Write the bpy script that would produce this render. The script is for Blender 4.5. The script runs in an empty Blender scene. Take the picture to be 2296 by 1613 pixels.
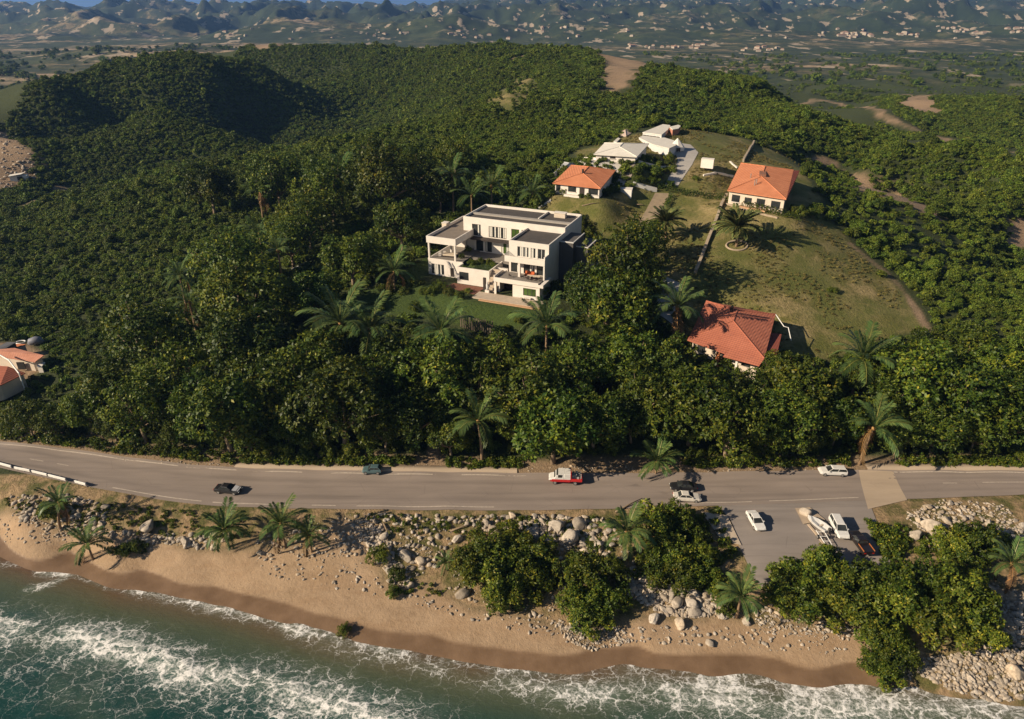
import bpy, bmesh, math, random
import numpy as np
from mathutils import Vector, Matrix, Euler

random.seed(7); RNG = np.random.default_rng(11)
scene = bpy.context.scene
COL = scene.collection
R = math.radians

# ------------------------------------------------------------------ camera, sky, sun, exposure
ZC, PITCH, FPX, PCX, PCY = 78.0, R(26.7), 1552.0, 1148.0, 806.5
cam = bpy.data.cameras.new('camera')
cam.sensor_width = 36.0
cam.lens = FPX / 2296.0 * 36.0
cam.clip_start, cam.clip_end = 1.0, 120000.0
camo = bpy.data.objects.new('camera', cam); COL.objects.link(camo)
camo.location = (0, 0, ZC); camo.rotation_euler = (math.pi/2 - PITCH, 0, 0)
scene.camera = camo

SUN_EL, SUN_AZ = R(27.0), R(20.0)
TOSUN = Vector((-math.cos(SUN_EL)*math.cos(SUN_AZ), -math.cos(SUN_EL)*math.sin(SUN_AZ), math.sin(SUN_EL)))
world = bpy.data.worlds.new('World'); scene.world = world; world.use_nodes = True
wn = world.node_tree; wn.nodes.clear()
sky = wn.nodes.new('ShaderNodeTexSky'); sky.sky_type = 'NISHITA'; sky.sun_disc = False
sky.sun_elevation = SUN_EL; sky.sun_rotation = math.atan2(TOSUN.x, TOSUN.y)
sky.altitude = 80; sky.air_density = 1.0; sky.dust_density = 0.4
bg = wn.nodes.new('ShaderNodeBackground'); bg.inputs[1].default_value = 0.037
wo = wn.nodes.new('ShaderNodeOutputWorld')
wn.links.new(sky.outputs[0], bg.inputs[0]); wn.links.new(bg.outputs[0], wo.inputs[0])
sl = bpy.data.lights.new('sun', 'SUN'); sl.energy = 5.0; sl.angle = R(0.5); sl.color = (1.0, 0.84, 0.62)
slo = bpy.data.objects.new('sun', sl); COL.objects.link(slo)
slo.rotation_euler = TOSUN.to_track_quat('Z', 'Y').to_euler(); slo.location = (-200, -60, 200)
scene.view_settings.view_transform = 'Standard'; scene.view_settings.look = 'None'
scene.view_settings.exposure = 0.74; scene.view_settings.gamma = 1.0
scene.render.engine = 'CYCLES'
scene.cycles.max_bounces = 5; scene.cycles.diffuse_bounces = 2; scene.cycles.glossy_bounces = 2
scene.cycles.transmission_bounces = 3; scene.cycles.volume_bounces = 0; scene.cycles.transparent_max_bounces = 4
scene.cycles.use_denoising = True; scene.cycles.use_adaptive_sampling = True

# ------------------------------------------------------------------ small helpers
def lerp(a, b, t): return a + (b - a) * t
def sstep(a, b, x):
    t = np.clip((x - a) / (b - a), 0, 1); return t*t*(3 - 2*t)
def _h(ix, iy, s):
    n = (ix.astype(np.int64)*374761393 + iy.astype(np.int64)*668265263 + s*1274126177) & 0xffffffff
    n = ((n ^ (n >> 13)) * 1274126177) & 0xffffffff
    n = n ^ (n >> 16)
    return (n & 0xffff) / 65535.0
def vnoise(x, y, s=0):
    x = np.asarray(x, float); y = np.asarray(y, float)
    ix = np.floor(x); iy = np.floor(y); fx = x-ix; fy = y-iy
    fx = fx*fx*fx*(fx*(fx*6-15)+10); fy = fy*fy*fy*(fy*(fy*6-15)+10)
    a = _h(ix, iy, s); b = _h(ix+1, iy, s); c = _h(ix, iy+1, s); d = _h(ix+1, iy+1, s)
    return (a + (b-a)*fx)*(1-fy) + (c + (d-c)*fx)*fy
def fbm(x, y, o=4, s=0):
    t = 0.0; a = 0.5; n = 0.0
    for k in range(o):
        t = t + a*vnoise(x*(2**k)+17.3*k, y*(2**k)-9.1*k, s+k); n += a; a *= 0.5
    return t/n*2 - 1
def ridged(x, y, o=4, s=0):
    t = 0.0; a = 0.5; n = 0.0
    for k in range(o):
        t = t + a*(1-np.abs(2*vnoise(x*(2**k)+31.7*k, y*(2**k)+5.9*k, s+k)-1)); n += a; a *= 0.5
    return t/n
def ray(px, py):
    a = (px-PCX)/FPX; b = (PCY-py)/FPX
    return a, math.cos(PITCH)+b*math.sin(PITCH), -math.sin(PITCH)+b*math.cos(PITCH)
def at_z(px, py, z):
    a, b, c = ray(px, py); t = (z-ZC)/c
    return (a*t, b*t, z)

# ------------------------------------------------------------------ terrain heights (elevations surveyed at landmarks, smooth surface through them)
ROAD_TOP = [(-330,958),(-150,975),(0,991),(127,1003),(333,1033),(500,1050),(765,1057),(1065,1061),(1300,1063),(1500,1062),(1740,1057),(1925,1055),(2296,1057),(2600,1060)]
ROAD_BOT = [(-330,985),(-150,1014),(0,1050),(147,1082),(333,1117),(433,1132),(567,1139),(765,1142),(1000,1144),(1200,1145),(1435,1139),(1688,1132),(1937,1122),(2076,1118),(2296,1109),(2600,1098)]
SHORE = [(-350,1205),(-120,1232),(0,1246),(65,1232),(80,1280),(165,1284),(240,1315),(270,1322),(310,1322),(460,1350),(590,1382),(680,1413),(735,1420),(765,1436),(975,1472),(1075,1492),(1148,1502),(1250,1505),(1300,1518),(1350,1492),(1435,1497),(1495,1491),(1560,1520),(1669,1506),(1752,1529),(1842,1541),(1906,1538),(1944,1525),(1978,1547),(2038,1534),(2076,1551),(2144,1566),(2220,1578),(2296,1582),(2600,1600)]
CP = []   # (px, py, z)
def interp_pl(pl, x):
    xs = [p[0] for p in pl]; return float(np.interp(x, xs, [p[1] for p in pl]))
for x in range(-300, 2601, 145):
    CP += [(x, interp_pl(ROAD_TOP, x)-4, 4.25), (x, interp_pl(ROAD_BOT, x)+4, 4.15), (x, interp_pl(ROAD_TOP, x)-22, 4.8)]
for x in range(-320, 2601, 80):
    y = interp_pl(SHORE, x)
    CP += [(x, y, 0.05)]
    if x % 160 == 0:
        CP += [(x, y+60, -0.9), (x, y+150, -2.2), (x, y-46, 0.50)]
CP += [(x, 1760, -4.0) for x in range(-300, 2601, 300)]
CP += [(50,1180,2.3),(-200,1150,2.6),(250,1215,2.2),(400,1215,2.5),(600,1235,2.3),(780,1260,2.2),(1000,1265,2.3),(900,1340,1.3),(1150,1390,1.2),(1000,1200,3.0),(1300,1195,3.5),(1500,1200,3.8),(1300,1350,1.6),(1500,1360,1.7),(1450,1430,1.0),
       (1650,1190,4.1),(1800,1240,4.0),(1700,1290,3.8),(1960,1250,4.0),(1850,1150,4.15),(1700,1370,2.0),(1850,1420,1.5),(2050,1420,2.2),(2200,1300,3.4),(2250,1450,1.9),(2100,1490,1.0),(2296,1520,1.0),(2180,1180,4.0),(2296,1200,4.0)]
# belt of trees above the road and the slope of the villa hill
CP += [(1900,900,8.5),(1500,930,7.5),(1000,900,8.5),(500,900,8.5),(100,900,7),(2200,900,8.5),(1650,812,13.2),(1300,800,13.5),(900,800,13.5),(2080,745,14),(2250,760,12.5),(600,780,12.5),(300,800,10.5),(40,812,9),(-200,860,7),
       (1061,669,19),(1209,690,19),(957,625,19.5),(1050,715,17.6),(1330,490,26),(1420,460,28.5),(1469,433,30.3),(1256,433,31),(1344,443,31),(1633,450,30),(1756,474,30),(1650,555,25),(1560,612,22),(1750,630,21),(1950,560,21),(2020,660,17),(1850,480,27),
       (1690,320,36),(1556,346,36.5),(1500,290,37.8),(1400,330,37.2),(1330,335,36.3),(1800,400,31.5),(1900,440,27),(1420,640,19.5),(1400,560,22.5)]
CPW = [(0,200,24.5),(18,182,22.5),(-10,196,23.5),(-30,165,19.5),(60,305,32),(78,330,27),(110,285,30),(135,245,20),(30,290,34),(130,200,16),(115,165,14.5),(160,170,12),(150,215,13)]
CPF = [(2150,470,9),(2000,420,14),(1900,370,20),(1800,335,28),(2290,500,11),(1600,240,36),(1450,270,33),(1450,200,42),(1400,160,47),(1800,280,33),(2000,340,26.5),(2200,420,20),
       (1370,122,50),(1538,143,47),(1698,178,42),(1798,211,39.5),(1958,252,35.5),(2148,312,32),(2293,340,30),(2003,238,20),(2150,205,24),(2296,212,24),
       (1200,100,52),(1000,106,51),(850,104,49.5),(700,104,48.5),(570,97,49),(1000,170,36),(800,200,24),(800,240,13),(650,290,5),(600,332,5.5),
       (1180,148,46.5),(1150,208,42.5),(1080,230,38.5),(950,270,32),(830,300,27),(600,350,19.5),(400,375,16),(200,420,12.5),(0,478,9),
       (600,450,20),(700,400,25),(900,350,31),(1100,330,35),(1200,300,37),(850,450,27),(700,550,20),(500,600,14.5),(250,600,11),(100,600,9),(0,700,8),(250,720,10.5),(450,720,12.5),(600,680,15.5),
       (0,405,9),(0,290,23),(100,190,39),(200,152,45),(350,131,50.5),(470,124,49.5),(560,132,46),(350,250,27),(200,300,19),(350,336,4),(485,168,40),(525,250,17),(575,190,26),(420,131,50),(290,134,50),(250,142,48),(150,345,5),(500,322,4),(0,232,5),(60,192,4),(-200,260,18),(-200,500,7),(-200,620,6),(2400,330,32),(2500,480,12),(2450,640,9),(2296,640,10.5)]
_pts = [at_z(*p) for p in CP] + list(CPW)
for p in CPF:
    q = at_z(*p); _pts.append((q[0], q[1], q[2]-3.2))
for px, py, z, s, dz in [(0,478,9,1.1,5),(200,420,12.5,1.1,7),(400,375,16,1.11,9),(600,350,19.5,1.11,10),(830,300,27,1.1,9),(950,270,32,1.12,9),(1080,230,38.5,1.12,8),(1150,208,42.5,1.12,7),(1370,122,50,1.18,22),(1538,143,47,1.22,24),(1698,178,42,1.25,24),(1798,211,39,1.22,22),(1958,252,35,1.18,19),(2148,312,32,1.18,16),(2293,340,30,1.2,16),(1000,106,51,1.2,25),(1200,100,52,1.18,26),(700,104,48,1.18,30),(850,104,49,1.2,28),(350,131,50,1.22,24),(200,152,45,1.2,24),(100,190,39,1.2,25),(470,124,49,1.22,20),(2150,205,24,1.2,14),(2296,212,24,1.2,14)]:
    q = at_z(px, py, z); _pts.append((q[0]*s, q[1]*s, z-3-dz))
for u in np.linspace(-1.3, 1.3, 8):
    for y in (1000, 1300): _pts.append((u*y, y, 4.0))
_P = np.array(_pts, float)
_U = _P[:, 0]/_P[:, 1]; _V = np.log(_P[:, 1]/100.0)
def _tps(r2): return 0.5*r2*np.log(r2 + 1e-12)
def _fit():
    n = len(_U)
    K = _tps((_U[:, None]-_U[None])**2 + (_V[:, None]-_V[None])**2) + np.eye(n)*4e-5
    Q = np.c_[np.ones(n), _U, _V]
    A = np.zeros((n+3, n+3)); A[:n, :n] = K; A[:n, n:] = Q; A[n:, :n] = Q.T
    return np.linalg.solve(A, np.r_[_P[:, 2], 0, 0, 0])
_W = _fit()
def rbf(x, y):
    u = (x/y).ravel(); v = np.log(y/100.0).ravel(); out = np.empty(u.size)
    for i in range(0, u.size, 20000):
        uu = u[i:i+20000]; vv = v[i:i+20000]
        K = _tps((uu[:, None]-_U[None])**2 + (vv[:, None]-_V[None])**2)
        out[i:i+20000] = K @ _W[:-3] + _W[-3] + _W[-2]*uu + _W[-1]*vv
    return out.reshape(x.shape)
def seg_dist(x, y, pl):
    """distance of points to a polyline, and the fraction along it"""
    d = np.full(x.shape, 1e9); tt = np.zeros(x.shape); n = len(pl)-1
    for i in range(n):
        ax, ay = pl[i][:2]; bx, by = pl[i+1][:2]
        L = (bx-ax)**2 + (by-ay)**2 + 1e-9
        t = np.clip(((x-ax)*(bx-ax)+(y-ay)*(by-ay))/L, 0, 1)
        dd = np.hypot(x-ax-t*(bx-ax), y-ay-t*(by-ay))
        m = dd < d; d = np.where(m, dd, d); tt = np.where(m, (i+t)/n, tt)
    return d, tt
def poly_sd(x, y, pg):
    """signed distance to a polygon, positive inside"""
    d, _ = seg_dist(x, y, list(pg)+[pg[0]])
    ins = np.zeros(x.shape, bool); n = len(pg)
    for i in range(n):
        ax, ay = pg[i][:2]; bx, by = pg[(i+1) % n][:2]
        c = ((ay > y) != (by > y)) & (x < (bx-ax)*(y-ay)/((by-ay) if abs(by-ay) > 1e-9 else 1e-9)+ax)
        ins ^= c
    return np.where(ins, d, -d)
def far_height(x, y):
    z = 2.5 + 3.0*fbm(x/260, y/260, 3, 40)
    for px, py, zz, rad, hgt in [(400,122,0,150,26),(1010,84,0,150,34),(600,86,0,190,17),(1480,88,0,170,15),(1830,68,0,260,34),(880,72,0,260,30),(250,62,0,300,28),(1330,70,0,240,22),(2120,70,0,260,30)]:
        q = at_z(px, py, 8.0)
        z = z + hgt*np.exp(-((x-q[0])**2/(rad*1.5)**2 + (y-q[1])**2/rad**2))*(0.75+0.5*fbm(x/90, y/90, 3, 5))
    u = x/np.maximum(y, 1)
    env1 = sstep(1500, 3600, y)*(1-0.5*sstep(4200, 5200, y))
    env2 = sstep(3300, 6500, y)*(1-sstep(9000, 16000, y))
    amp2 = np.interp(u, [-0.9,-0.62,-0.35,-0.1,0.05,0.55,0.7,0.9], [78,84,90,98,380,430,330,150])
    r1 = ridged(x/330, y/400, 5, 3); r2 = ridged(x/760+3.1, y/900, 5, 21)
    z = z + env1*np.clip(r1-0.40, 0, 1)*230 + env2*amp2*np.clip(r2-0.18, 0, 1)*1.35
    return z
PADS = []   # (world polygon, z, blend)
def villa_xy(u, v):
    a = R(-23); return (8.32+u*math.cos(a)-v*math.sin(a), 150.42+u*math.sin(a)+v*math.cos(a))
VILLA_Z = 19.5
PADS.append(([villa_xy(-33,-4), villa_xy(-16,-11.5), villa_xy(2,-11.5), villa_xy(2,12), villa_xy(9,12), villa_xy(9,24.5), villa_xy(-33,24.5)], VILLA_Z-0.06, 5.0))
def eaves(z0, z1, px):      # eave corners: front left, front right, back right, back left
    return [at_z(px[0][0], px[0][1], z0), at_z(px[1][0], px[1][1], z0), at_z(px[2][0], px[2][1], z1), at_z(px[3][0], px[3][1], z1)]
H2C = eaves(34.0, 36.6, [(1631,427),(1763,447),(1779,382),(1661,366)]); H2Z = 30.0
H3C = eaves(34.4, 36.0, [(1239,411),(1347,423),(1380,383),(1280,371)]); H3Z = 31.5
H4C = eaves(18.3, 20.2, [(1546,754),(1714,804),(1739,705),(1583,675)]); H4Z = 14.3
H5C = eaves(39.4, 40.6, [(1331,346),(1428,352),(1455,323),(1355,321)]); H5Z = 37.3
def grow(c, d):
    cx = sum(p[0] for p in c)/4; cy = sum(p[1] for p in c)/4
    return [(p[0]+(p[0]-cx)*d, p[1]+(p[1]-cy)*d) for p in c]
for c, z in ((H2C, H2Z), (H3C, H3Z), (H4C, H4Z), (H5C, H5Z)): PADS.append((grow(c, -0.05), z-0.05, 9.0))
def height(x, y):
    near = rbf(x, np.maximum(y, 30.0))
    w = sstep(850, 1060, y)
    hill = sstep(205, 320, y)*(1-w)
    near = near + hill*(3.8*fbm(x/50, y/50, 3, 7) - 10.0*np.abs(fbm(x/95+4, y/95, 3, 13)) + 2.4)
    near = near + 0.16*fbm(x/7, y/7, 3, 2)*sstep(4.4, 6, near) + 0.10*fbm(x/3.1, y/3.1, 2, 3)*sstep(0.8, 2.0, near)*(1-sstep(3.4, 3.9, near))
    for pg, z, b in PADS:
        m = (np.abs(x-pg[0][0]) < 90) & (np.abs(y-pg[0][1]) < 90)
        if m.any():
            s = poly_sd(x[m], y[m], pg); k = sstep(-b, 0, s)
            near[m] = near[m]*(1-k) + z*k
    return np.where(w > 0, near*(1-w) + far_height(x, y)*w, near) if (w > 0).any() else near
NU, NV = 900, 960
US = np.linspace(-1.45, 1.45, NU); VS = np.linspace(math.log(0.36), math.log(420.0), NV)
# denser rows near, sparser far
VS = math.log(0.36) + (math.log(420.0)-math.log(0.36))*(np.linspace(0, 1, NV)**1.22)
GV, GU = np.meshgrid(VS, US, indexing='ij')
GY = 100*np.exp(GV); GX = GU*GY
GZ = height(GX, GY)
def H(x, y):
    x = np.asarray(x, float); y = np.asarray(y, float)
    u = np.clip((x/y - US[0])/(US[1]-US[0]), 0, NU-1.001)
    v = np.clip(np.interp(np.log(y/100.0), VS, np.arange(NV)), 0, NV-1.001)
    iu = u.astype(int); iv = v.astype(int); fu = u-iu; fv = v-iv
    return (GZ[iv, iu]*(1-fu)+GZ[iv, iu+1]*fu)*(1-fv) + (GZ[iv+1, iu]*(1-fu)+GZ[iv+1, iu+1]*fu)*fv
def hz(x, y): return float(H(np.array([x]), np.array([y]))[0])
_T = 45*1.006**np.arange(900)
def on_ground(px, py, above=0.0):
    """where the sight line meets the surface lying `above` metres over the ground"""
    a, b, c = ray(px, py); X, Y, Z = a*_T, b*_T, ZC + c*_T
    f = Z - (H(X, Y)+above); k = np.argmax(f < 0)
    if f[k] >= 0: k = len(_T)-1
    t0, t1 = _T[max(k-1, 0)], _T[k]
    for _ in range(14):
        tm = (t0+t1)/2
        if ZC+c*tm - (hz(a*tm, b*tm)+above) < 0: t1 = tm
        else: t0 = tm
    return (a*t1, b*t1, ZC+c*t1-above)
def scale_at(p): return (p[1]*math.cos(PITCH)-(p[2]-ZC)*math.sin(PITCH))/FPX     # metres per reference pixel
def gpoly(pts): return [on_ground(*p)[:2] for p in pts]
# ------------------------------------------------------------------ material helpers
def new_mat(name):
    m = bpy.data.materials.new(name); m.use_nodes = True
    nt = m.node_tree; nt.nodes.clear()
    o = nt.nodes.new('ShaderNodeOutputMaterial'); b = nt.nodes.new('ShaderNodeBsdfPrincipled')
    nt.links.new(b.outputs[0], o.inputs[0])
    return m, nt, b
class NB:
    """tiny node-building helper"""
    def __init__(s, nt): s.nt = nt
    def n(s, t, **kw):
        nd = s.nt.nodes.new(t)
        for k, v in kw.items(): setattr(nd, k, v)
        return nd
    def lk(s, a, b): s.nt.links.new(a, b)
    def pos(s):
        if not hasattr(s, '_pos'): s._pos = s.n('ShaderNodeNewGeometry').outputs['Position']
        return s._pos
    def noise(s, scale, detail=4, rough=0.55, vec=None, dist=0.0):
        nd = s.n('ShaderNodeTexNoise'); nd.inputs['Scale'].default_value = scale; nd.inputs['Detail'].default_value = detail
        nd.inputs['Roughness'].default_value = rough; nd.inputs['Distortion'].default_value = dist
        s.lk(vec if vec is not None else s.pos(), nd.inputs['Vector']); return nd.outputs[0]
    def voro(s, scale, feature='F1', vec=None, out=0, rnd=1.0):
        nd = s.n('ShaderNodeTexVoronoi', feature=feature); nd.inputs['Scale'].default_value = scale; nd.inputs['Randomness'].default_value = rnd
        s.lk(vec if vec is not None else s.pos(), nd.inputs['Vector']); return nd.outputs[out]
    def ramp(s, fac, stops, interp='LINEAR'):
        nd = s.n('ShaderNodeValToRGB'); cr = nd.color_ramp; cr.interpolation = interp
        while len(cr.elements) < len(stops): cr.elements.new(0.5)
        for e, (p, c) in zip(cr.elements, stops):
            e.position = p; e.color = (c[0], c[1], c[2], 1) if not isinstance(c, float) else (c, c, c, 1)
        s.lk(fac, nd.inputs[0]); return nd.outputs[0]
    def mix(s, fac, a, b, mode='MIX'):
        nd = s.n('ShaderNodeMix', data_type='RGBA', blend_type=mode)
        if hasattr(fac, 'links'): s.lk(fac, nd.inputs[0])
        else: nd.inputs[0].default_value = fac
        for v, i in ((a, 6), (b, 7)):
            if hasattr(v, 'links'): s.lk(v, nd.inputs[i])
            else: nd.inputs[i].default_value = (v[0], v[1], v[2], 1)
        return nd.outputs[2]
    def math(s, op, a, b=0.0, c=None, clamp=False):
        nd = s.n('ShaderNodeMath', operation=op, use_clamp=clamp)
        for i, v in enumerate((a, b, c)):
            if v is None: continue
            if hasattr(v, 'links'): s.lk(v, nd.inputs[i])
            else: nd.inputs[i].default_value = v
        return nd.outputs[0]
    def attr(s, name):
        nd = s.n('ShaderNodeAttribute', attribute_name=name); return nd
    def sep(s, c):
        nd = s.n('ShaderNodeSeparateColor'); s.lk(c, nd.inputs[0]); return nd.outputs
    def bump(s, h, strength, dist, bsdf):
        nd = s.n('ShaderNodeBump'); nd.inputs['Strength'].default_value = strength; nd.inputs['Distance'].default_value = dist
        s.lk(h, nd.inputs['Height']); s.lk(nd.outputs[0], bsdf.inputs['Normal'])
    def mapv(s, scale, rot=(0,0,0), vec=None):
        nd = s.n('ShaderNodeMapping'); nd.inputs['Scale'].default_value = scale; nd.inputs['Rotation'].default_value = rot
        s.lk(vec if vec is not None else s.pos(), nd.inputs['Vector']); return nd.outputs[0]
MATS = {}
def simple(name, col, rough=0.7, var=0.18, scale=1.5, metal=0.0, bump=0.0, spec=0.4, obj=False):
    """one-colour stuff with weathering: two noises vary it lightly"""
    if name in MATS: return MATS[name]
    m, nt, b = new_mat(name); q = NB(nt)
    vec = None
    if obj:
        vec = q.n('ShaderNodeTexCoord').outputs['Object']
    f = q.noise(scale, 5, 0.6, vec)
    f2 = q.noise(scale*7, 3, 0.6, vec)
    g = q.math('ADD', q.math('MULTIPLY', f, 0.7), q.math('MULTIPLY', f2, 0.3))
    lo = [c*(1-var) for c in col]; hi = [min(c*(1+var), 0.95) for c in col]
    q.lk(q.ramp(g, [(0.3, lo), (0.7, hi)]), b.inputs['Base Color'])
    b.inputs['Roughness'].default_value = rough; b.inputs['Metallic'].default_value = metal
    b.inputs['Specular IOR Level'].default_value = spec
    if bump: q.bump(f2, 0.5, bump, b)
    MATS[name] = m; return m

# ------------------------------------------------------------------ object helpers
def tag(o, label=None, cat=None, group=None, kind=None):
    if label: o['label'] = label
    if cat: o['category'] = cat
    if group: o['group'] = group
    if kind: o['kind'] = kind
    return o
def np_mesh(name, V, F, mat, smooth=False, cols=None):
    """mesh from vertex array and a list of face arrays (each n x k)"""
    me = bpy.data.meshes.new(name)
    V = np.ascontiguousarray(V, np.float32)
    if not isinstance(F, list): F = [F]
    F = [np.asarray(f) for f in F if len(f)]
    nl = sum(f.size for f in F); nf = sum(len(f) for f in F)
    me.vertices.add(len(V)); me.vertices.foreach_set('co', V.ravel())
    me.loops.add(nl); me.loops.foreach_set('vertex_index', np.concatenate([f.ravel() for f in F]).astype(np.int32))
    me.polygons.add(nf)
    tot = np.concatenate([np.full(len(f), f.shape[1]) for f in F]).astype(np.int32)
    me.polygons.foreach_set('loop_start', (np.cumsum(tot)-tot).astype(np.int32))
    if cols:
        for k, a in cols.items():
            if a.ndim == 1:
                at = me.attributes.new(k, 'FLOAT', 'POINT'); at.data.foreach_set('value', a.astype(np.float32))
            else:
                at = me.attributes.new(k, 'FLOAT_COLOR', 'POINT'); at.data.foreach_set('color', a.astype(np.float32).ravel())
    me.update(calc_edges=True); me.validate(clean_customdata=False)
    if smooth: me.polygons.foreach_set('use_smooth', np.ones(nf, bool))
    if mat: 
        for mm in (mat if isinstance(mat, (list, tuple)) else [mat]): me.materials.append(mm)
    return me
def link(name, me, parent=None, loc=(0,0,0), rot=(0,0,0), scale=(1,1,1)):
    o = bpy.data.objects.new(name, me); COL.objects.link(o)
    o.location = loc; o.rotation_euler = rot; o.scale = scale
    if parent: o.parent = parent
    return o
def empty(name, loc, rz=0.0, rot=None, scale=1.0):
    o = bpy.data.objects.new(name, None); COL.objects.link(o); o.empty_display_size = 0.5
    o.location = loc; o.rotation_euler = rot or (0, 0, rz); o.scale = (scale,)*3
    return o
class MB:
    """collects boxes, prisms and tubes into one mesh"""
    def __init__(s): s.v = []; s.f = []
    def add(s, vs, fs):
        k = len(s.v); s.v += [tuple(p) for p in vs]; s.f += [tuple(i+k for i in f) for f in fs]; return s
    def box(s, x0, x1, y0, y1, z0, z1):
        return s.add([(x0,y0,z0),(x1,y0,z0),(x1,y1,z0),(x0,y1,z0),(x0,y0,z1),(x1,y0,z1),(x1,y1,z1),(x0,y1,z1)],
                     [(0,3,2,1),(4,5,6,7),(0,1,5,4),(1,2,6,5),(2,3,7,6),(3,0,4,7)])
    def prism(s, pts, z0, z1):
        n = len(pts); z0s = z0 if hasattr(z0, '__len__') else [z0]*n; z1s = z1 if hasattr(z1, '__len__') else [z1]*n
        vs = [(p[0], p[1], z) for p, z in zip(pts, z0s)] + [(p[0], p[1], z) for p, z in zip(pts, z1s)]
        return s.add(vs, [tuple(range(n))[::-1], tuple(range(n, 2*n))] + [(i, (i+1) % n, n+(i+1) % n, n+i) for i in range(n)])
    def side(s, prof, y0, y1, y0b=None, y1b=None):
        """x-z profile extruded along y"""
        n = len(prof)
        vs = [(p[0], y0, p[1]) for p in prof] + [(p[0], y1, p[1]) for p in prof]
        return s.add(vs, [tuple(range(n)), tuple(range(n, 2*n))[::-1]] + [(i, n+i, n+(i+1) % n, (i+1) % n) for i in range(n)])
    def tube(s, pts, rad, n=6, cap=True):
        pts = [Vector(p) for p in pts]; rs = rad if hasattr(rad, '__len__') else [rad]*len(pts); rings = []
        for i, p in enumerate(pts):
            d = (pts[min(i+1, len(pts)-1)] - pts[max(i-1, 0)]).normalized()
            a = d.orthogonal().normalized() if i == 0 else (prev - d*prev.dot(d)).normalized()
            prev = a; b = d.cross(a)
            rings.append([p + (a*math.cos(2*math.pi*k/n) + b*math.sin(2*math.pi*k/n))*rs[i] for k in range(n)])
        k = len(s.v); s.v += [tuple(q) for r in rings for q in r]
        for i in range(len(rings)-1):
            for j in range(n): s.f.append((k+i*n+j, k+i*n+(j+1) % n, k+(i+1)*n+(j+1) % n, k+(i+1)*n+j))
        if cap: s.f += [tuple(range(k, k+n))[::-1], tuple(range(k+(len(rings)-1)*n, k+len(rings)*n))]
        return s
    def mesh(s, name, mat, smooth=False, bevel=0.0):
        me = bpy.data.meshes.new(name); me.from_pydata(s.v, [], s.f)
        bm = bmesh.new(); bm.from_mesh(me); bmesh.ops.recalc_face_normals(bm, faces=bm.faces)
        if bevel: bmesh.ops.bevel(bm, geom=[e for e in bm.edges], offset=bevel, segments=1, affect='EDGES', clamp_overlap=True)
        bm.to_mesh(me); bm.free()
        if smooth:
            for p in me.polygons: p.use_smooth = True
        for mm in (mat if isinstance(mat, (list, tuple)) else [mat]): me.materials.append(mm)
        return me
    def build(s, name, mat, parent=None, loc=(0,0,0), rot=(0,0,0), smooth=False, bevel=0.0):
        return link(name, s.mesh(name, mat, smooth, bevel), parent, loc, rot)
def resample(pl, step):
    P = np.array([p[:2] for p in pl], float); L = np.r_[0, np.cumsum(np.hypot(*np.diff(P, axis=0).T))]
    n = max(2, int(L[-1]/step)+1); t = np.linspace(0, L[-1], n)
    return np.c_[np.interp(t, L, P[:, 0]), np.interp(t, L, P[:, 1])]
def smooth_pl(pl, it=2):
    P = np.array([p[:2] for p in pl], float)
    for _ in range(it):
        Q = [P[0]]
        for i in range(len(P)-1): Q += [P[i]*0.75+P[i+1]*0.25, P[i]*0.25+P[i+1]*0.75]
        Q.append(P[-1]); P = np.array(Q)
    return P
def ruled(name, A, B, mat, off=0.05, across=6, step=0.8, thick=0.0, cols=None, flat=None):
    """a strip laid on the ground between two edge lines"""
    n = max(len(resample(A, step)), len(resample(B, step)), 2)
    def rs(pl):
        P = np.array([p[:2] for p in pl], float); L = np.r_[0, np.cumsum(np.hypot(*np.diff(P, axis=0).T))]
        t = np.linspace(0, L[-1], n); return np.c_[np.interp(t, L, P[:, 0]), np.interp(t, L, P[:, 1])]
    a, b = rs(A), rs(B); t = np.linspace(0, 1, across+1)[None, :, None]
    P = a[:, None]*(1-t) + b[:, None]*t
    Z = (H(P[..., 0], P[..., 1]) if flat is None else np.full(P.shape[:2], flat)) + off
    V = np.concatenate([P, Z[..., None]], 2).reshape(-1, 3); w = across+1
    i, j = np.meshgrid(np.arange(n-1), np.arange(across), indexing='ij'); k = (i*w+j).ravel()
    F = np.c_[k, k+1, k+w+1, k+w]
    if np.cross(a[1]-a[0], b[0]-a[0]) > 0: F = F[:, ::-1]
    me = np_mesh(name, V, F, mat, True, {'across': np.tile(np.linspace(0, 1, w), n)})
    return link(name, me)

# ------------------------------------------------------------------ zones of the ground (world outlines)
LAWN = gpoly([(1215,455),(1245,440),(1350,447),(1400,425),(1440,405),(1500,372),(1480,352),(1400,362),(1300,352),(1296,338),(1340,325),(1440,300),(1500,282),(1560,292),(1640,305),(1692,322),(1760,345),(1795,372),(1812,400),(1835,440),(1845,480),(1905,545),(1975,610),(2030,670),(2078,742),(2030,745),(1960,770),(1870,800),(1760,800),(1640,800),(1560,770),(1500,720),(1480,640),(1490,580),(1420,540),(1330,520),(1240,500)])
VLAWN = gpoly([(800,655),(880,640),(960,632),(1030,655),(1065,675),(1205,695),(1200,722),(1110,742),(1030,728),(960,715),(880,705),(815,690)])
VLAWN2 = gpoly([(905,640),(885,622),(935,592),(958,575),(962,612),(940,630)])
BEACH = gpoly([(-380,1150),(0,1150),(140,1180),(260,1190),(420,1215),(560,1225),(700,1225),(760,1150),(830,1160),(850,1240),(860,1300),(1000,1320),(1080,1360),(1260,1400),(1300,1430),(1450,1385),(1600,1385),(1750,1395),(1900,1405),(1960,1440),(1990,1530),(2150,1570),(2650,1600),(2650,1750),(-380,1750)])
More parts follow.
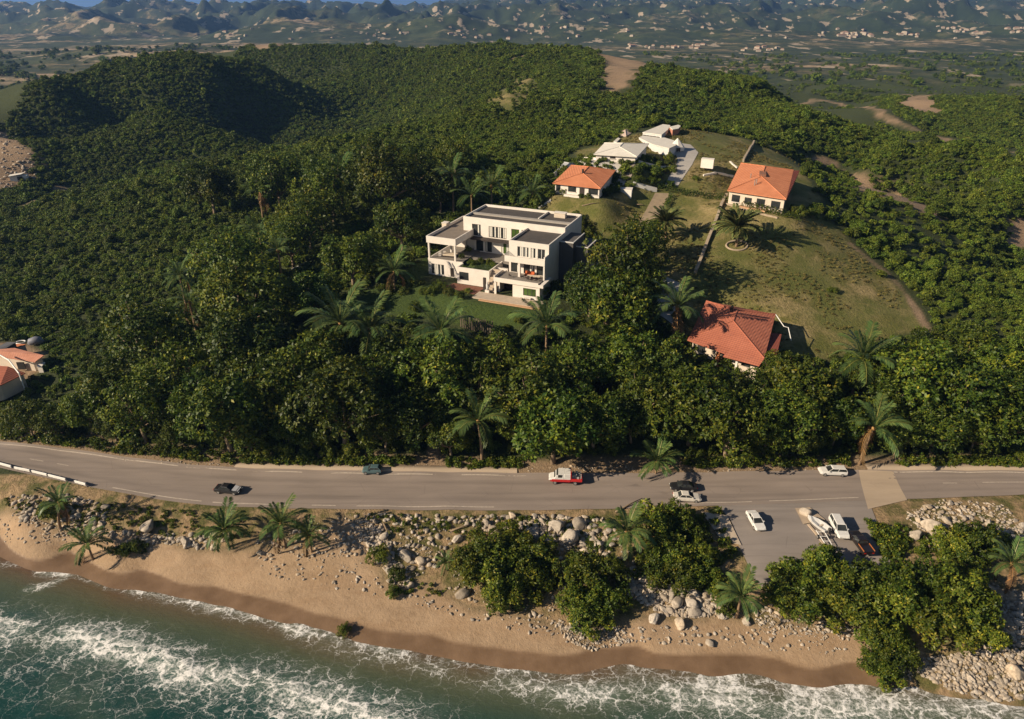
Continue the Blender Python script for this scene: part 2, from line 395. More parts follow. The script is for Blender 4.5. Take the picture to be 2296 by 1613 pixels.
BARE = [gpoly(p) for p in ([(1365,112),(1395,118),(1440,125),(1500,132),(1540,150),(1500,152),(1440,152),(1420,180),(1400,212),(1352,210),(1358,160),(1345,126)],
        [(1895,402),(1960,405),(2030,425),(2060,455),(2130,490),(2110,497),(2020,460),(1960,440),(1900,420)], [(-60,285),(30,290),(70,330),(95,370),(75,400),(40,425),(-80,450)],
        [(2235,520),(2296,470),(2400,470),(2400,620),(2296,600),(2250,560)], [(2003,232),(2040,215),(2090,213),(2100,235),(2120,262),(2080,258),(2040,250)], [(535,107),(585,92),(650,92),(710,100),(640,108),(570,116)])]
GRASSY = [gpoly(p) for p in ([(1085,235),(1120,205),(1165,170),(1200,180),(1215,205),(1180,235),(1130,250)],)]
TRACKS = [([(0,490),(40,470),(90,448),(140,425)], 2.5), ([(1538,147),(1623,159),(1698,184),(1798,217),(1923,239),(1958,257),(2038,287),(2148,317),(2293,344),(2400,362)], 4.0), ([(1795,350),(1840,356),(1880,372),(1930,395)], 1.8),
          ([(1905,545),(1960,590),(2020,640),(2078,742)], 1.0), ([(1070,158),(1100,148),(1150,135),(1185,122)], 2.6), ([(965,1040),(975,1010),(982,970),(980,940)], 1.1)]
TRACKS = [(smooth_pl(gpoly(a), 1), w) for a, w in TRACKS]
ROADT = smooth_pl([at_z(x, y, 4.2) for x, y in ROAD_TOP]); ROADB = smooth_pl([at_z(x, y, 4.2) for x, y in ROAD_BOT])
ROADPG = list(ROADT)+list(ROADB[::-1])
PARKPG = [at_z(x, y, 4.1)[:2] for x, y in [(1605,1132),(1945,1118),(1952,1140),(1975,1200),(1998,1262),(1990,1330),(1740,1330),(1690,1292),(1662,1240),(1648,1190),(1632,1150)]]
LEFTPG = gpoly([(-80,770),(40,768),(98,790),(95,825),(60,850),(0,870),(-80,880)])
DRIVE = gpoly([(1490,417),(1520,418),(1552,370),(1566,343),(1548,325),(1528,322),(1512,338),(1520,362)])
DIRT = gpoly([(1469,433),(1506,434),(1461,508),(1428,508)])

# ------------------------------------------------------------------ ground
def ground_attrs(x, y, z):
    A = np.zeros(x.shape+(4,)); B = np.zeros(x.shape+(4,)); A[..., 3] = 1
    near = (y < 1300)
    X, Y = x[near], y[near]
    wob = 1.2*fbm(X/6, Y/6, 3, 61)*np.clip(Y/120, 0.7, 4)
    g = sstep(-1.2, 1.2, poly_sd(X, Y, LAWN)+wob)
    for pg in GRASSY: g = np.maximum(g, sstep(-8, 8, poly_sd(X, Y, pg)+wob*4))
    bch = sstep(-2.0, 2.0, poly_sd(X, Y, BEACH)+wob*1.6)
    soil = np.zeros(X.shape)
    for pg in BARE: soil = np.maximum(soil, sstep(-4, 4, poly_sd(X, Y, pg)+wob*2))
    soil = np.maximum(soil, sstep(-1.5, 1, poly_sd(X, Y, LEFTPG)+wob))
    for pl, w in TRACKS:
        soil = np.maximum(soil, (1-sstep(w*0.5, w*1.4, seg_dist(X, Y, pl)[0]+wob*0.8))*(0.55+0.45*sstep(-0.2, 0.2, fbm(X/5, Y/5, 2, 12))))
    rd, _ = seg_dist(X, Y, ROADT)
    soil = np.maximum(soil, (1-sstep(2.6, 4.4, rd+wob*1.3))*0.9)
    v = sstep(-0.8, 0.6, poly_sd(X, Y, VLAWN)); v = np.maximum(v, sstep(-0.8, 0.6, poly_sd(X, Y, VLAWN2)))
    slope = ((Y < 101) & (bch < 0.5))
    A[near, 0] = bch; A[near, 1] = g; A[near, 2] = soil
    B[near, 0] = sstep(760, 1000, Y); B[near, 1] = v; B[near, 2] = np.where(slope, 1.0, 0)
    B[~near, 0] = 1.0
    B[..., 3] = sstep(0.56, 0.44, z + 0.10*fbm(x/9, y/5, 3, 77))*(y < 130)
    return A, B
GA, GB = ground_attrs(GX, GY, GZ)
mg, nt, b = new_mat('ground_soil_sand_grass'); q = NB(nt)
za = q.attr('zone_a'); zb = q.attr('zone_b'); a3 = q.sep(za.outputs['Color']); b3 = q.sep(zb.outputs['Color'])
n1 = q.noise(0.35, 6, 0.6); n2 = q.noise(1.6, 5, 0.65); n3 = q.noise(0.06, 4, 0.6); n4 = q.noise(5.0, 3, 0.7)
under = q.ramp(n2, [(0.3, (0.018,0.028,0.007)), (0.7, (0.055,0.065,0.018))])
lawn = q.mix(q.ramp(q.noise(0.16, 6, 0.68), [(0.42, 0.0), (0.58, 1.0)]), q.ramp(n2, [(0.28, (0.060,0.062,0.015)), (0.72, (0.175,0.150,0.042))]), q.ramp(n2, [(0.3, (0.165,0.128,0.050)), (0.75, (0.36,0.275,0.130))]))
lawn = q.mix(q.ramp(n3, [(0.40, 0.0), (0.58, 0.85)]), lawn, q.ramp(n4, [(0.3, (0.052,0.068,0.014)), (0.7, (0.135,0.140,0.028))]))
soil = q.mix(n4, q.ramp(n2, [(0.3, (0.15,0.095,0.055)), (0.7, (0.34,0.235,0.15))]), (0.27,0.19,0.12))
sand = q.mix(q.ramp(n2, [(0.35, 0.0), (0.7, 1.0)]), q.ramp(n1, [(0.3, (0.245,0.165,0.098)), (0.7, (0.41,0.285,0.180))]), (0.35,0.245,0.155)); sand = q.mix(q.ramp(q.noise(2.6, 5, 0.75), [(0.60, 0.0), (0.68, 0.6)]), sand, (0.17,0.11,0.065)); sand = q.mix(q.ramp(q.noise(0.22, 6, 0.7, q.mapv((0.5, 1.6, 1.0))), [(0.46, 0.0), (0.62, 0.45)]), sand, (0.27,0.17,0.095))
wet = q.ramp(n1, [(0.3, (0.135,0.082,0.046)), (0.7, (0.205,0.130,0.078))])
sand = q.mix(zb.outputs['Alpha'], sand, wet)
bank = q.mix(q.ramp(n1, [(0.42, 0.0), (0.60, 1.0)]), q.ramp(n2, [(0.3, (0.20,0.135,0.070)), (0.7, (0.40,0.275,0.155))]), q.ramp(n4, [(0.3, (0.050,0.060,0.014)), (0.75, (0.16,0.135,0.045))]))
trim = q.ramp(n2, [(0.3, (0.026,0.048,0.008)), (0.7, (0.060,0.088,0.015))])  # villa lawn green darkened to stand in for missing tree shade
# farmland and scrub of the plain
fv = q.mapv((0.0032, 0.0062, 0.0)); wv = q.n('ShaderNodeVectorMath', operation='ADD')
nn = q.n('ShaderNodeTexNoise'); nn.inputs['Scale'].default_value = 0.004; nn.inputs['Detail'].default_value = 5; q.lk(q.pos(), nn.inputs['Vector'])
sc_ = q.n('ShaderNodeVectorMath', operation='SCALE'); sc_.inputs['Scale'].default_value = 1.1; q.lk(nn.outputs['Color'], sc_.inputs[0])
q.lk(fv, wv.inputs[0]); q.lk(sc_.outputs[0], wv.inputs[1])
cell = q.n('ShaderNodeTexVoronoi'); cell.inputs['Scale'].default_value = 1.0; q.lk(wv.outputs[0], cell.inputs['Vector'])
cellv = q.sep(cell.outputs['Color'])[0]
big = q.noise(0.0011, 4, 0.6); fine = q.noise(0.022, 5, 0.7); fine2 = q.noise(0.0068, 5, 0.68)
sx = q.n('ShaderNodeSeparateXYZ'); q.lk(q.pos(), sx.inputs[0])
leftb = q.ramp(q.math('ADD', q.math('MULTIPLY', q.math('DIVIDE', sx.outputs[0], sx.outputs[1]), 0.5), 0.5), [(0.0, 0.22), (0.33, 0.15), (0.42, 0.0), (1.0, -0.0)])
leftb = q.math('MULTIPLY', leftb, q.ramp(q.math('DIVIDE', sx.outputs[1], 10000.0), [(0.08, 1.0), (0.22, 0.8), (0.30, 0.0)]))
tanm = q.math('ADD', q.math('ADD', q.math('MULTIPLY', cellv, 0.35), q.math('MULTIPLY', big, 0.5)), q.math('ADD', q.math('MULTIPLY', fine2, 0.55), leftb))
tanm = q.math('SUBTRACT', tanm, q.ramp(q.math('DIVIDE', sx.outputs[1], 10000.0), [(0.15, 0.0), (0.30, 0.13)]))
field = q.ramp(tanm, [(0.60, (0.030,0.044,0.013)), (0.74, (0.060,0.070,0.022)), (0.81, (0.13,0.11,0.048)), (0.90, (0.30,0.215,0.125)), (1.0, (0.40,0.29,0.18))])
field = q.mix(q.ramp(fine, [(0.46, 0.85), (0.54, 0.0)]), field, (0.020,0.032,0.010)); field = q.mix(q.ramp(q.noise(0.075, 4, 0.7), [(0.50, 0.0), (0.60, 0.5)]), field, (0.016,0.026,0.008))
field = q.mix(q.math('MULTIPLY', q.attr('bald').outputs['Fac'], q.ramp(fine, [(0.50, 0.0), (0.64, 0.45)])), field, (0.36,0.275,0.185)); field = q.mix(q.ramp(q.noise(0.030, 3, 0.6, q.mapv((0.8, 0.30, 1.0))), [(0.60, 0.0), (0.64, 0.75)]), field, (0.42,0.33,0.24))
c = under
c = q.mix(b3[2], c, bank); c = q.mix(a3[1], c, lawn); c = q.mix(a3[0], c, sand); c = q.mix(a3[2], c, soil); c = q.mix(b3[1], c, trim); far_ = q.ramp(q.math('DIVIDE', sx.outputs[1], 10000.0), [(0.22, 0.0), (0.36, 0.62)]); field = q.mix(q.math('MULTIPLY', far_, q.ramp(q.sep(field)[0], [(0.10, 1.0), (0.2, 0.0)])), field, (0.018,0.028,0.012)); c = q.mix(b3[0], c, field)
q.lk(c, b.inputs['Base Color'])
rg = q.math('SUBTRACT', 0.92, q.math('MULTIPLY', q.math('MULTIPLY', zb.outputs['Alpha'], a3[0]), 0.5))
q.lk(rg, b.inputs['Roughness']); b.inputs['Specular IOR Level'].default_value = 0.3
hb = q.math('ADD', q.math('MULTIPLY', n2, 0.8), q.math('MULTIPLY', n4, 0.40))
q.bump(q.math('MULTIPLY', hb, q.math('SUBTRACT', 1.0, q.math('ADD', q.math('MULTIPLY', zb.outputs['Alpha'], 0.25), q.math('MULTIPLY', a3[0], 0.65)))), 0.9, 0.45, b)
i, j = np.meshgrid(np.arange(NV-1), np.arange(NU-1), indexing='ij'); k = (i*NU+j).ravel()
gme = np_mesh('ground', np.stack([GX, GY, GZ], -1).reshape(-1, 3), np.c_[k, k+1, k+NU+1, k+NU], mg, True,
              {'zone_a': GA.reshape(-1, 4), 'zone_b': GB.reshape(-1, 4), 'bald': (sstep(0.74, 0.83, ridged(GX/330, GY/400, 5, 3))*sstep(0.0, 0.25, fbm(GX/300, GY/300, 3, 66))*sstep(1300, 1700, GY)).ravel()})
tag(link('ground', gme), kind='structure')

# ------------------------------------------------------------------ sea with breaking waves
SHW = smooth_pl([at_z(x, y, 0.05) for x, y in SHORE], 2)
def wl(pts): return smooth_pl([at_z(x, y, 0.1) for x, y in pts], 2)
CREST = wl([(-300,1372),(-80,1388),(0,1394),(100,1412),(225,1428),(350,1462),(450,1502),(575,1512),(700,1552),(800,1588),(900,1612),(1050,1660)])
CREST2 = wl([(660,1400),(735,1424),(790,1452),(880,1470),(975,1490),(1075,1515),(1150,1530),(1300,1545),(1480,1545),(1700,1560),(1900,1575),(2100,1585),(2296,1600),(2500,1620)])
CREST3 = wl([(300,1325),(380,1340),(450,1358),(520,1375),(600,1388),(680,1418)])
CREST4 = wl([(-100,1275),(40,1262),(90,1262),(85,1290),(160,1284),(110,1312),(60,1320)])
wx = np.arange(-150, 150.1, 0.36); wy = np.arange(18, 112, 0.36); WX, WY = np.meshgrid(wx, wy)
dsh, _ = seg_dist(WX, WY, SHW); dc1, t1 = seg_dist(WX, WY, CREST); dc2, t2 = seg_dist(WX, WY, CREST2); dc3, _ = seg_dist(WX, WY, CREST3); dc4, _ = seg_dist(WX, WY, CREST4)
wz = 0.02 + 0.42*np.exp(-(dc1/1.9)**2)*(0.6+0.5*fbm(WX/5, WY/5, 3, 9)) + 0.16*np.exp(-(dc2/1.4)**2)*(0.7+0.6*fbm(WX/4, WY/4, 3, 19))
deep = sstep(2, 20, dsh)
wz = wz + deep*(0.16*fbm(WX/7+0.4*WY/7, WY/3.4, 4, 51) + 0.10*fbm(WX/2.6, WY/1.3, 3, 52)) + 0.03*fbm(WX/3, WY/2, 3, 53)
depth = wz - H(np.clip(WX, -1.4*WY, 1.4*WY), WY)
side1 = WY - np.interp(WX, CREST[:, 0], CREST[:, 1])      # seaward is negative
foam = 0.95*np.exp(-(dc1/3.3)**2)*sstep(0.0, 0.25, t1)*(1-0.35*sstep(0.8, 1.0, t1)) + 0.55*np.exp(-(dc1/10.0)**2)*(side1 < 0.5)
foam = foam + 0.95*np.exp(-(dc2/2.1)**2)*(0.75+0.5*sstep(0.45, 0.7, t2)) + 0.62*np.exp(-(np.maximum(dc2-1.0, 0)/4.2)**2)*sstep(0.42, 0.60, t2)
foam = foam + 0.80*np.exp(-(dc3/1.2)**2) + 0.75*np.exp(-(dc4/0.9)**2) + 0.55*np.exp(-((dsh-0.3)/0.45)**2)
foam = foam + 0.20*np.exp(-((WX+55)/40)**2)*sstep(60, 48, WY)
foam = foam*(0.30+0.75*vnoise(WX/5.5, WY/3.5, 31))*0.92; foam = np.minimum(foam, 0.98)
mw, nt, b = new_mat('sea_water'); q = NB(nt)
fo = q.attr('foam').outputs['Fac']; dp = q.attr('depth').outputs['Fac']
dv = q.n('ShaderNodeTexNoise'); dv.inputs['Scale'].default_value = 0.34; dv.inputs['Detail'].default_value = 6; dv.inputs['Roughness'].default_value = 0.62; q.lk(q.pos(), dv.inputs['Vector'])
dvs = q.n('ShaderNodeVectorMath', operation='SCALE'); dvs.inputs['Scale'].default_value = 4.2; q.lk(dv.outputs['Color'], dvs.inputs[0])
pv = q.n('ShaderNodeVectorMath', operation='ADD'); q.lk(q.mapv((0.75, 1.1, 0.0), (0, 0, 0.22)), pv.inputs[0]); q.lk(dvs.outputs[0], pv.inputs[1])
e1 = q.voro(0.40, 'DISTANCE_TO_EDGE', pv.outputs[0]); e2 = q.voro(1.05, 'DISTANCE_TO_EDGE', pv.outputs[0])
rn = q.noise(0.62, 6, 0.6, q.mapv((0.7, 1.25, 0.0), (0, 0, 0.25)), 1.6); rdg = q.math('ABSOLUTE', q.math('SUBTRACT', rn, 0.5))
thk = q.math('MULTIPLY', q.math('POWER', fo, 1.5), q.ramp(q.noise(0.55, 4, 0.65), [(0.30, 0.15), (0.65, 1.0)]))
def soft(d, w): return q.math('POWER', q.math('SUBTRACT', 1.0, q.math('DIVIDE', d, w, clamp=True), clamp=True), 1.4)
f1 = soft(e1, q.math('ADD', q.math('MULTIPLY', thk, 0.17), 0.014)); f2 = soft(e2, q.math('ADD', q.math('MULTIPLY', thk, 0.22), 0.010)); f3 = soft(rdg, q.math('ADD', q.math('MULTIPLY', thk, 0.11), 0.006))
brk = q.ramp(q.noise(1.7, 4, 0.7), [(0.32, 0.2), (0.52, 1.0)])
ff = q.math('ADD', q.math('MULTIPLY', f1, 0.85), q.math('ADD', q.math('MULTIPLY', f2, q.math('MULTIPLY', fo, 0.45)), q.math('MULTIPLY', f3, 0.5)))
ff = q.math('MULTIPLY', q.math('MULTIPLY', ff, brk), q.ramp(fo, [(0.05, 0.0), (0.28, 0.95), (0.8, 1.1)]))
ff = q.math('ADD', ff, q.math('MULTIPLY', q.ramp(fo, [(0.60, 0.0), (1.0, 0.13)]), q.ramp(q.noise(1.0, 6, 0.75), [(0.45, 0.0), (0.62, 1.0)])), clamp=True)
wcol = q.ramp(dp, [(0.0, (0.120,0.070,0.038)), (0.14, (0.105,0.080,0.046)), (0.36, (0.070,0.082,0.048)), (0.70, (0.030,0.064,0.048)), (1.0, (0.009,0.043,0.038))])
wcol = q.mix(q.ramp(q.noise(0.10, 4, 0.6), [(0.45, 0.0), (0.7, 0.35)]), wcol, (0.095,0.105,0.062))
wcol = q.mix(q.math('MULTIPLY', q.ramp(fo, [(0.1, 0.0), (0.9, 1.0)]), 0.4), wcol, (0.13,0.19,0.16))
q.lk(q.mix(ff, wcol, (0.78,0.76,0.73)), b.inputs['Base Color'])
q.lk(q.math('ADD', q.math('MULTIPLY', ff, 0.6), 0.14), b.inputs['Roughness']); b.inputs['IOR'].default_value = 1.33; b.inputs['Specular IOR Level'].default_value = 0.35
bh = q.math('ADD', q.math('ADD', q.math('MULTIPLY', q.noise(1.1, 5, 0.6, q.mapv((0.8, 1.6, 1.0), (0,0,0.3))), 0.8), q.math('MULTIPLY', q.noise(4.5, 3, 0.6), 0.22)), q.math('MULTIPLY', ff, 0.25))
q.bump(bh, 0.55, 0.22, b)
i, j = np.meshgrid(np.arange(len(wy)-1), np.arange(len(wx)-1), indexing='ij'); k = (i*len(wx)+j).ravel(); NW = len(wx)
keep = (depth > -0.5).ravel(); keep = keep[k] | keep[k+1] | keep[k+NW] | keep[k+NW+1]; k = k[keep]
sea = link('sea', np_mesh('sea', np.stack([WX, WY, wz], -1).reshape(-1, 3), np.c_[k, k+1, k+NW+1, k+NW], mw, True,
           {'foam': foam.ravel(), 'depth': np.clip(depth/3.2, 0, 1).ravel()}))
tag(sea, kind='structure')

# ------------------------------------------------------------------ road, parking place, paved strips
def asphalt(name, base, dark, lanes=False):
    m, nt, b = new_mat(name); q = NB(nt)
    a = q.noise(0.25, 5, 0.6, q.mapv((0.35, 1.6, 1.0))); c2 = q.noise(9.0, 3, 0.7); st = q.noise(0.5, 4, 0.65, q.mapv((0.08, 2.2, 1.0)))
    c = q.mix(q.ramp(a, [(0.35, 0.0), (0.68, 1.0)]), base, [v*0.80 for v in base])
    c = q.mix(q.ramp(st, [(0.52, 0.0), (0.72, 0.6)]), c, dark)
    crack = q.voro(0.16, 'DISTANCE_TO_EDGE', q.mapv((1.0, 1.7, 1.0)))
    cm = q.math('MULTIPLY', q.ramp(crack, [(0.0, 1.0), (0.008, 0.0)]), q.ramp(q.noise(0.2, 2), [(0.50, 0.0), (0.58, 0.5)]))
    c = q.mix(cm, c, [v*0.45 for v in dark]); c = q.mix(q.math('MULTIPLY', c2, 0.25), c, [v*1.25 for v in base])
    if lanes:
        ac = q.attr('across').outputs['Fac']
        c = q.mix(q.math('MULTIPLY', q.ramp(ac, [(0.18, 0.0), (0.27, 0.55), (0.34, 0.0), (0.62, 0.0), (0.72, 0.6), (0.8, 0.0)]), q.ramp(q.noise(0.12, 4, 0.6, q.mapv((0.3, 1.0, 1.0))), [(0.35, 0.2), (0.65, 1.0)])), c, dark)
    q.lk(c, b.inputs['Base Color']); b.inputs['Roughness'].default_value = 0.85; b.inputs['Specular IOR Level'].default_value = 0.3
    q.bump(c2, 0.3, 0.02, b); return m
M_ROAD = asphalt('worn_asphalt', (0.255,0.208,0.178), (0.140,0.115,0.100), True)
M_PARK = asphalt('old_asphalt', (0.250,0.215,0.192), (0.140,0.120,0.108))
M_CONC = asphalt('concrete_slab', (0.41,0.32,0.235), (0.29,0.225,0.165))
M_DRIVE = asphalt('pale_concrete', (0.40,0.37,0.34), (0.30,0.275,0.25))
M_DIRT = simple('dirt_path', (0.27,0.205,0.135), 0.95, 0.25, 0.8, bump=0.05)
M_LINE = simple('worn_road_paint', (0.42,0.355,0.295), 0.8, 0.35, 3.0)
tag(ruled('road', ROADT, ROADB, M_ROAD, 0.10, 10, 0.9), kind='structure')
def offset(pl, d):
    P = np.array(pl); T = np.gradient(P, axis=0); T /= np.hypot(T[:, 0], T[:, 1])[:, None]
    return P + np.c_[-T[:, 1], T[:, 0]]*d
def crop(pl, x0, x1):
    P = resample(pl, 0.5); return P[(P[:, 0] >= x0) & (P[:, 0] <= x1)]
RT, RB = resample(ROADT, 1.0), resample(ROADB, 1.0)
def px_x(px, py): return at_z(px, py, 4.2)[0]
for (px0, px1, pl, d, y) in [(-330,1180,RT,-0.55,1040),(2000,2600,RT,-0.35,1057)]:
    c_ = crop(pl, px_x(px0, y), px_x(px1, y)); tag(ruled('road_marking', offset(c_, d), offset(c_, d-0.22), M_LINE, 0.108, 1, 0.8), kind='structure')
for (px0, px1) in [(223,455),(475,660),(700,760),(800,1110),(1480,1690),(1720,1935)]:
    c_ = crop(RB, px_x(px0, 1125), px_x(px1, 1125)); tag(ruled('road_marking', offset(c_, 0.75), offset(c_, 0.95), M_LINE, 0.108, 1, 0.8), kind='structure')
for (px0, px1, t) in [(30,75,0.5),(100,140,0.5),(2090,2130,0.45),(2180,2296,0.45)]:
    A_ = resample(ROADT, 0.5); n_ = len(A_); B_ = np.c_[np.interp(np.linspace(0,1,n_), np.linspace(0,1,len(resample(ROADB,0.5))), resample(ROADB,0.5)[:,0]), np.interp(np.linspace(0,1,n_), np.linspace(0,1,len(resample(ROADB,0.5))), resample(ROADB,0.5)[:,1])]
    Md = A_*(1-t)+B_*t; c_ = crop(Md, px_x(px0, 1060), px_x(px1, 1060))
    if len(c_) > 2: tag(ruled('road_marking', offset(c_, 0.08), offset(c_, -0.08), M_LINE, 0.108, 1, 0.8), kind='structure')
for (px0, px1, w0, w1) in [(520,1160,0.05,1.5),(1940,2600,0.05,1.7)]:
    c_ = crop(RT, px_x(px0, 1056), px_x(px1, 1056)); P0, P1 = offset(c_, w0), offset(c_, w1)
    V = []; F = []
    for i_, (a_, e_) in enumerate(zip(P0, P1)):
        z_ = hz(*a_); z2 = hz(*e_)
        V += [(a_[0], a_[1], z_-0.05), (a_[0], a_[1], z_+0.24), (e_[0], e_[1], max(z_+0.25, z2+0.05)), (e_[0], e_[1], z2-0.3)]
        if i_: k_ = 4*i_; F += [(k_-4+m_, k_+m_, k_+m_+1, k_-3+m_) for m_ in range(3)]
    tag(link('pavement', np_mesh('pavement', np.array(V), np.array(F), M_CONC)), kind='structure')
q4 = [at_z(x, y, 4.2)[:2] for x, y in [(1925,1056),(2003,1058),(2034,1122),(1946,1143)]]
tag(ruled('crossing_slab', [q4[0], q4[3]], [q4[1], q4[2]], M_CONC, 0.106, 6, 0.8), kind='structure')
def at42(pts): return [at_z(x, y, 4.1)[:2] for x, y in pts]
tag(ruled('parking_area', at42([(1607,1131),(1640,1170),(1655,1220),(1690,1292),(1735,1330)]), at42([(1946,1120),(1955,1145),(1975,1200),(1998,1262),(1990,1330)]), M_PARK, 0.07, 40, 0.6), kind='structure')
tag(ruled('driveway', [DRIVE[0], DRIVE[7], DRIVE[6], DRIVE[5]], [DRIVE[1], DRIVE[2], DRIVE[3], DRIVE[4]], M_DRIVE, 0.10, 10, 0.8), kind='structure')
tag(ruled('dirt_path', [DIRT[0], DIRT[3]], [DIRT[1], DIRT[2]], M_DIRT, 0.08, 8, 0.8), kind='structure')
# ------------------------------------------------------------------ leaves, bark
def leaf_mat(name, stops, transl=0.25, rough=0.5, hue=0.025, valr=(0.75, 1.25)):
    m = bpy.data.materials.new(name); m.use_nodes = True; nt = m.node_tree; nt.nodes.clear(); q = NB(nt)
    tn = q.attr('tint').outputs['Fac']; oi = q.n('ShaderNodeObjectInfo')
    c = q.ramp(tn, stops); hs = q.n('ShaderNodeHueSaturation')
    q.lk(q.math('ADD', q.math('MULTIPLY', oi.outputs['Random'], hue), 0.5-hue*0.5), hs.inputs['Hue'])
    mu = q.math('FRACT', q.math('MULTIPLY', oi.outputs['Random'], 7.31))
    q.lk(q.math('ADD', q.math('MULTIPLY', mu, valr[1]-valr[0]), valr[0]), hs.inputs['Value'])
    q.lk(c, hs.inputs['Color'])
    b = q.n('ShaderNodeBsdfPrincipled'); q.lk(hs.outputs[0], b.inputs['Base Color']); b.inputs['Roughness'].default_value = rough
    b.inputs['Specular IOR Level'].default_value = 0.25
    t = q.n('ShaderNodeBsdfTranslucent'); q.lk(hs.outputs[0], t.inputs[0])
    mx = q.n('ShaderNodeMixShader'); mx.inputs[0].default_value = transl; q.lk(b.outputs[0], mx.inputs[1]); q.lk(t.outputs[0], mx.inputs[2])
    o = q.n('ShaderNodeOutputMaterial'); q.lk(mx.outputs[0], o.inputs[0]); return m
G_STOPS = [(0.0, (0.018,0.042,0.006)), (0.45, (0.066,0.100,0.010)), (0.80, (0.142,0.162,0.014)), (0.95, (0.23,0.22,0.018)), (1.0, (0.29,0.25,0.025))]
B_STOPS = [(0.0, (0.030,0.058,0.008)), (0.5, (0.100,0.142,0.014)), (0.85, (0.175,0.198,0.020)), (1.0, (0.26,0.26,0.030))]
P_STOPS = [(0.0, (0.045,0.085,0.026)), (0.5, (0.095,0.145,0.042)), (0.85, (0.16,0.20,0.050)), (1.0, (0.28,0.26,0.07))]
D_STOPS = [(0.0, (0.05,0.03,0.012)), (0.5, (0.15,0.085,0.035)), (1.0, (0.30,0.15,0.05))]
M_LEAF = leaf_mat('broad_leaves', G_STOPS, valr=(0.62, 1.3)); M_BUSH = leaf_mat('bush_leaves', B_STOPS, 0.15, 0.6, 0.03, (0.6, 1.3)); M_FROND = leaf_mat('palm_leaves', P_STOPS, 0.2, 0.4, 0.03, (0.8, 1.15))
M_DATE = leaf_mat('date_palm_leaves', [(p, (c[0]*1.35, c[1]*1.05, c[2]*1.2)) for p, c in P_STOPS], 0.15, 0.45, 0.02)
M_DEAD = leaf_mat('dry_palm_leaves', D_STOPS, 0.15, 0.7, 0.02)
M_BARK = simple('pale_bark', (0.20,0.145,0.095), 0.9, 0.3, 2.0, bump=0.04); M_PBARK = simple('palm_bark', (0.22,0.145,0.085), 0.9, 0.3, 3.0, bump=0.05)

def unit(v): return v/np.maximum(np.linalg.norm(v, axis=-1, keepdims=True), 1e-9)
def leaf_quads(C, N, size, rng, per, jit=0.42, aspect=1.9, tintb=None):
    """rosettes: `per` leaves around each centre C facing N; returns verts, quads, tint"""
    n = len(C); Cc = np.repeat(C, per, 0); Nn = np.repeat(N, per, 0); m = n*per
    ln = unit(Nn + rng.normal(size=(m, 3))*jit); d = rng.normal(size=(m, 3)); d = unit(d - ln*np.sum(d*ln, 1, keepdims=True) + Nn*0.35)
    sd = unit(np.cross(ln, d))
    L = size*rng.uniform(0.65, 1.35, (m, 1)); W = L/aspect
    nrm = np.cross(d, sd); bend = nrm*L*rng.uniform(-0.22, 0.05, (m, 1))
    p0 = Cc + d*L*0.12; p1 = Cc + d*L*0.62 + sd*W*0.5; p2 = Cc + d*L*1.15 + bend; p3 = Cc + d*L*0.62 - sd*W*0.5
    V = np.stack([p0, p1, p2, p3], 1).reshape(-1, 3); F = np.arange(m*4).reshape(m, 4)
    tb = np.repeat(tintb, per) if tintb is not None else 0.45
    t = np.clip(tb + rng.normal(0, 0.20, m), 0, 1)
    return V, F, np.repeat(t, 4)
def crown_shape(rng, nl=15, flat=0.82, irr=0.3):
    """centres and radii of the leafy boughs that make one crown of unit radius"""
    cs = []
    for k in range(nl):
        th = 2.4*k + rng.uniform(-0.5, 0.5); zz = 1-1.55*(k+0.5)/nl; r = math.sqrt(max(0, 1-zz*zz))
        d = rng.uniform(0.52, 0.52+irr)
        cs.append((r*math.cos(th)*d, r*math.sin(th)*d, zz*d*flat, rng.uniform(0.22, 0.38)))
    cs.append((0, 0, 0.1, 0.5)); return np.array(cs)
def crown_mesh(name, seed, ncl, leaf, per, mat, nl=15, flat=0.82, trunk=None, tone=0.42, irr=0.3):
    rng = np.random.default_rng(seed); L = crown_shape(rng, nl, flat, irr)
    w = L[:, 3]**2; pick = rng.choice(len(L), ncl, p=w/w.sum())
    dirs = unit(rng.normal(size=(ncl, 3)) + np.array([0, 0, 0.25])); rad = L[pick, 3]*rng.uniform(0.72, 1.06, ncl)**0.6
    C = L[pick, :3] + dirs*rad[:, None]
    C += rng.normal(0, 0.03, C.shape)
    N = unit(dirs*0.7 + unit(C + np.array([0, 0, 0.25]))*0.5 + np.array([0, 0, 0.35]))
    lt = rng.normal(0, 0.10, len(L))[pick]
    V, F, t = leaf_quads(C, N, leaf, rng, per, tintb=tone + lt + rng.normal(0, 0.10, ncl))
    V[:, 2] += 1.12
    if trunk: pass
    return np_mesh(name, V, F, mat, False, {'tint': t}), L
def trunk_mesh(name, seed, L, mat, lean=0.1, rad=0.055):
    rng = random.Random(seed); m = MB(); fork = Vector((rng.uniform(-lean, lean), rng.uniform(-lean, lean), 0.52))
    m.tube([(0, 0, -0.25), (fork.x*0.4, fork.y*0.4, 0.22), fork], [rad*1.35, rad, rad*0.85], 7)
    for k in rng.sample(range(len(L)-1), min(8, len(L)-1)):
        e = Vector((L[k][0], L[k][1], L[k][2]+1.12))*0.96; mid = fork.lerp(e, 0.5)+Vector((rng.uniform(-.06, .06), rng.uniform(-.06, .06), -0.04))
        m.tube([fork-Vector((0, 0, 0.02)), mid, e], [rad*0.6, rad*0.4, rad*0.15], 5)
        for _ in range(2):
            e2 = e + Vector((rng.uniform(-.25, .25), rng.uniform(-.25, .25), rng.uniform(0, .22))); m.tube([mid, e2], [rad*0.25, rad*0.08], 4)
    return m.mesh(name, mat, True)
BIG = []
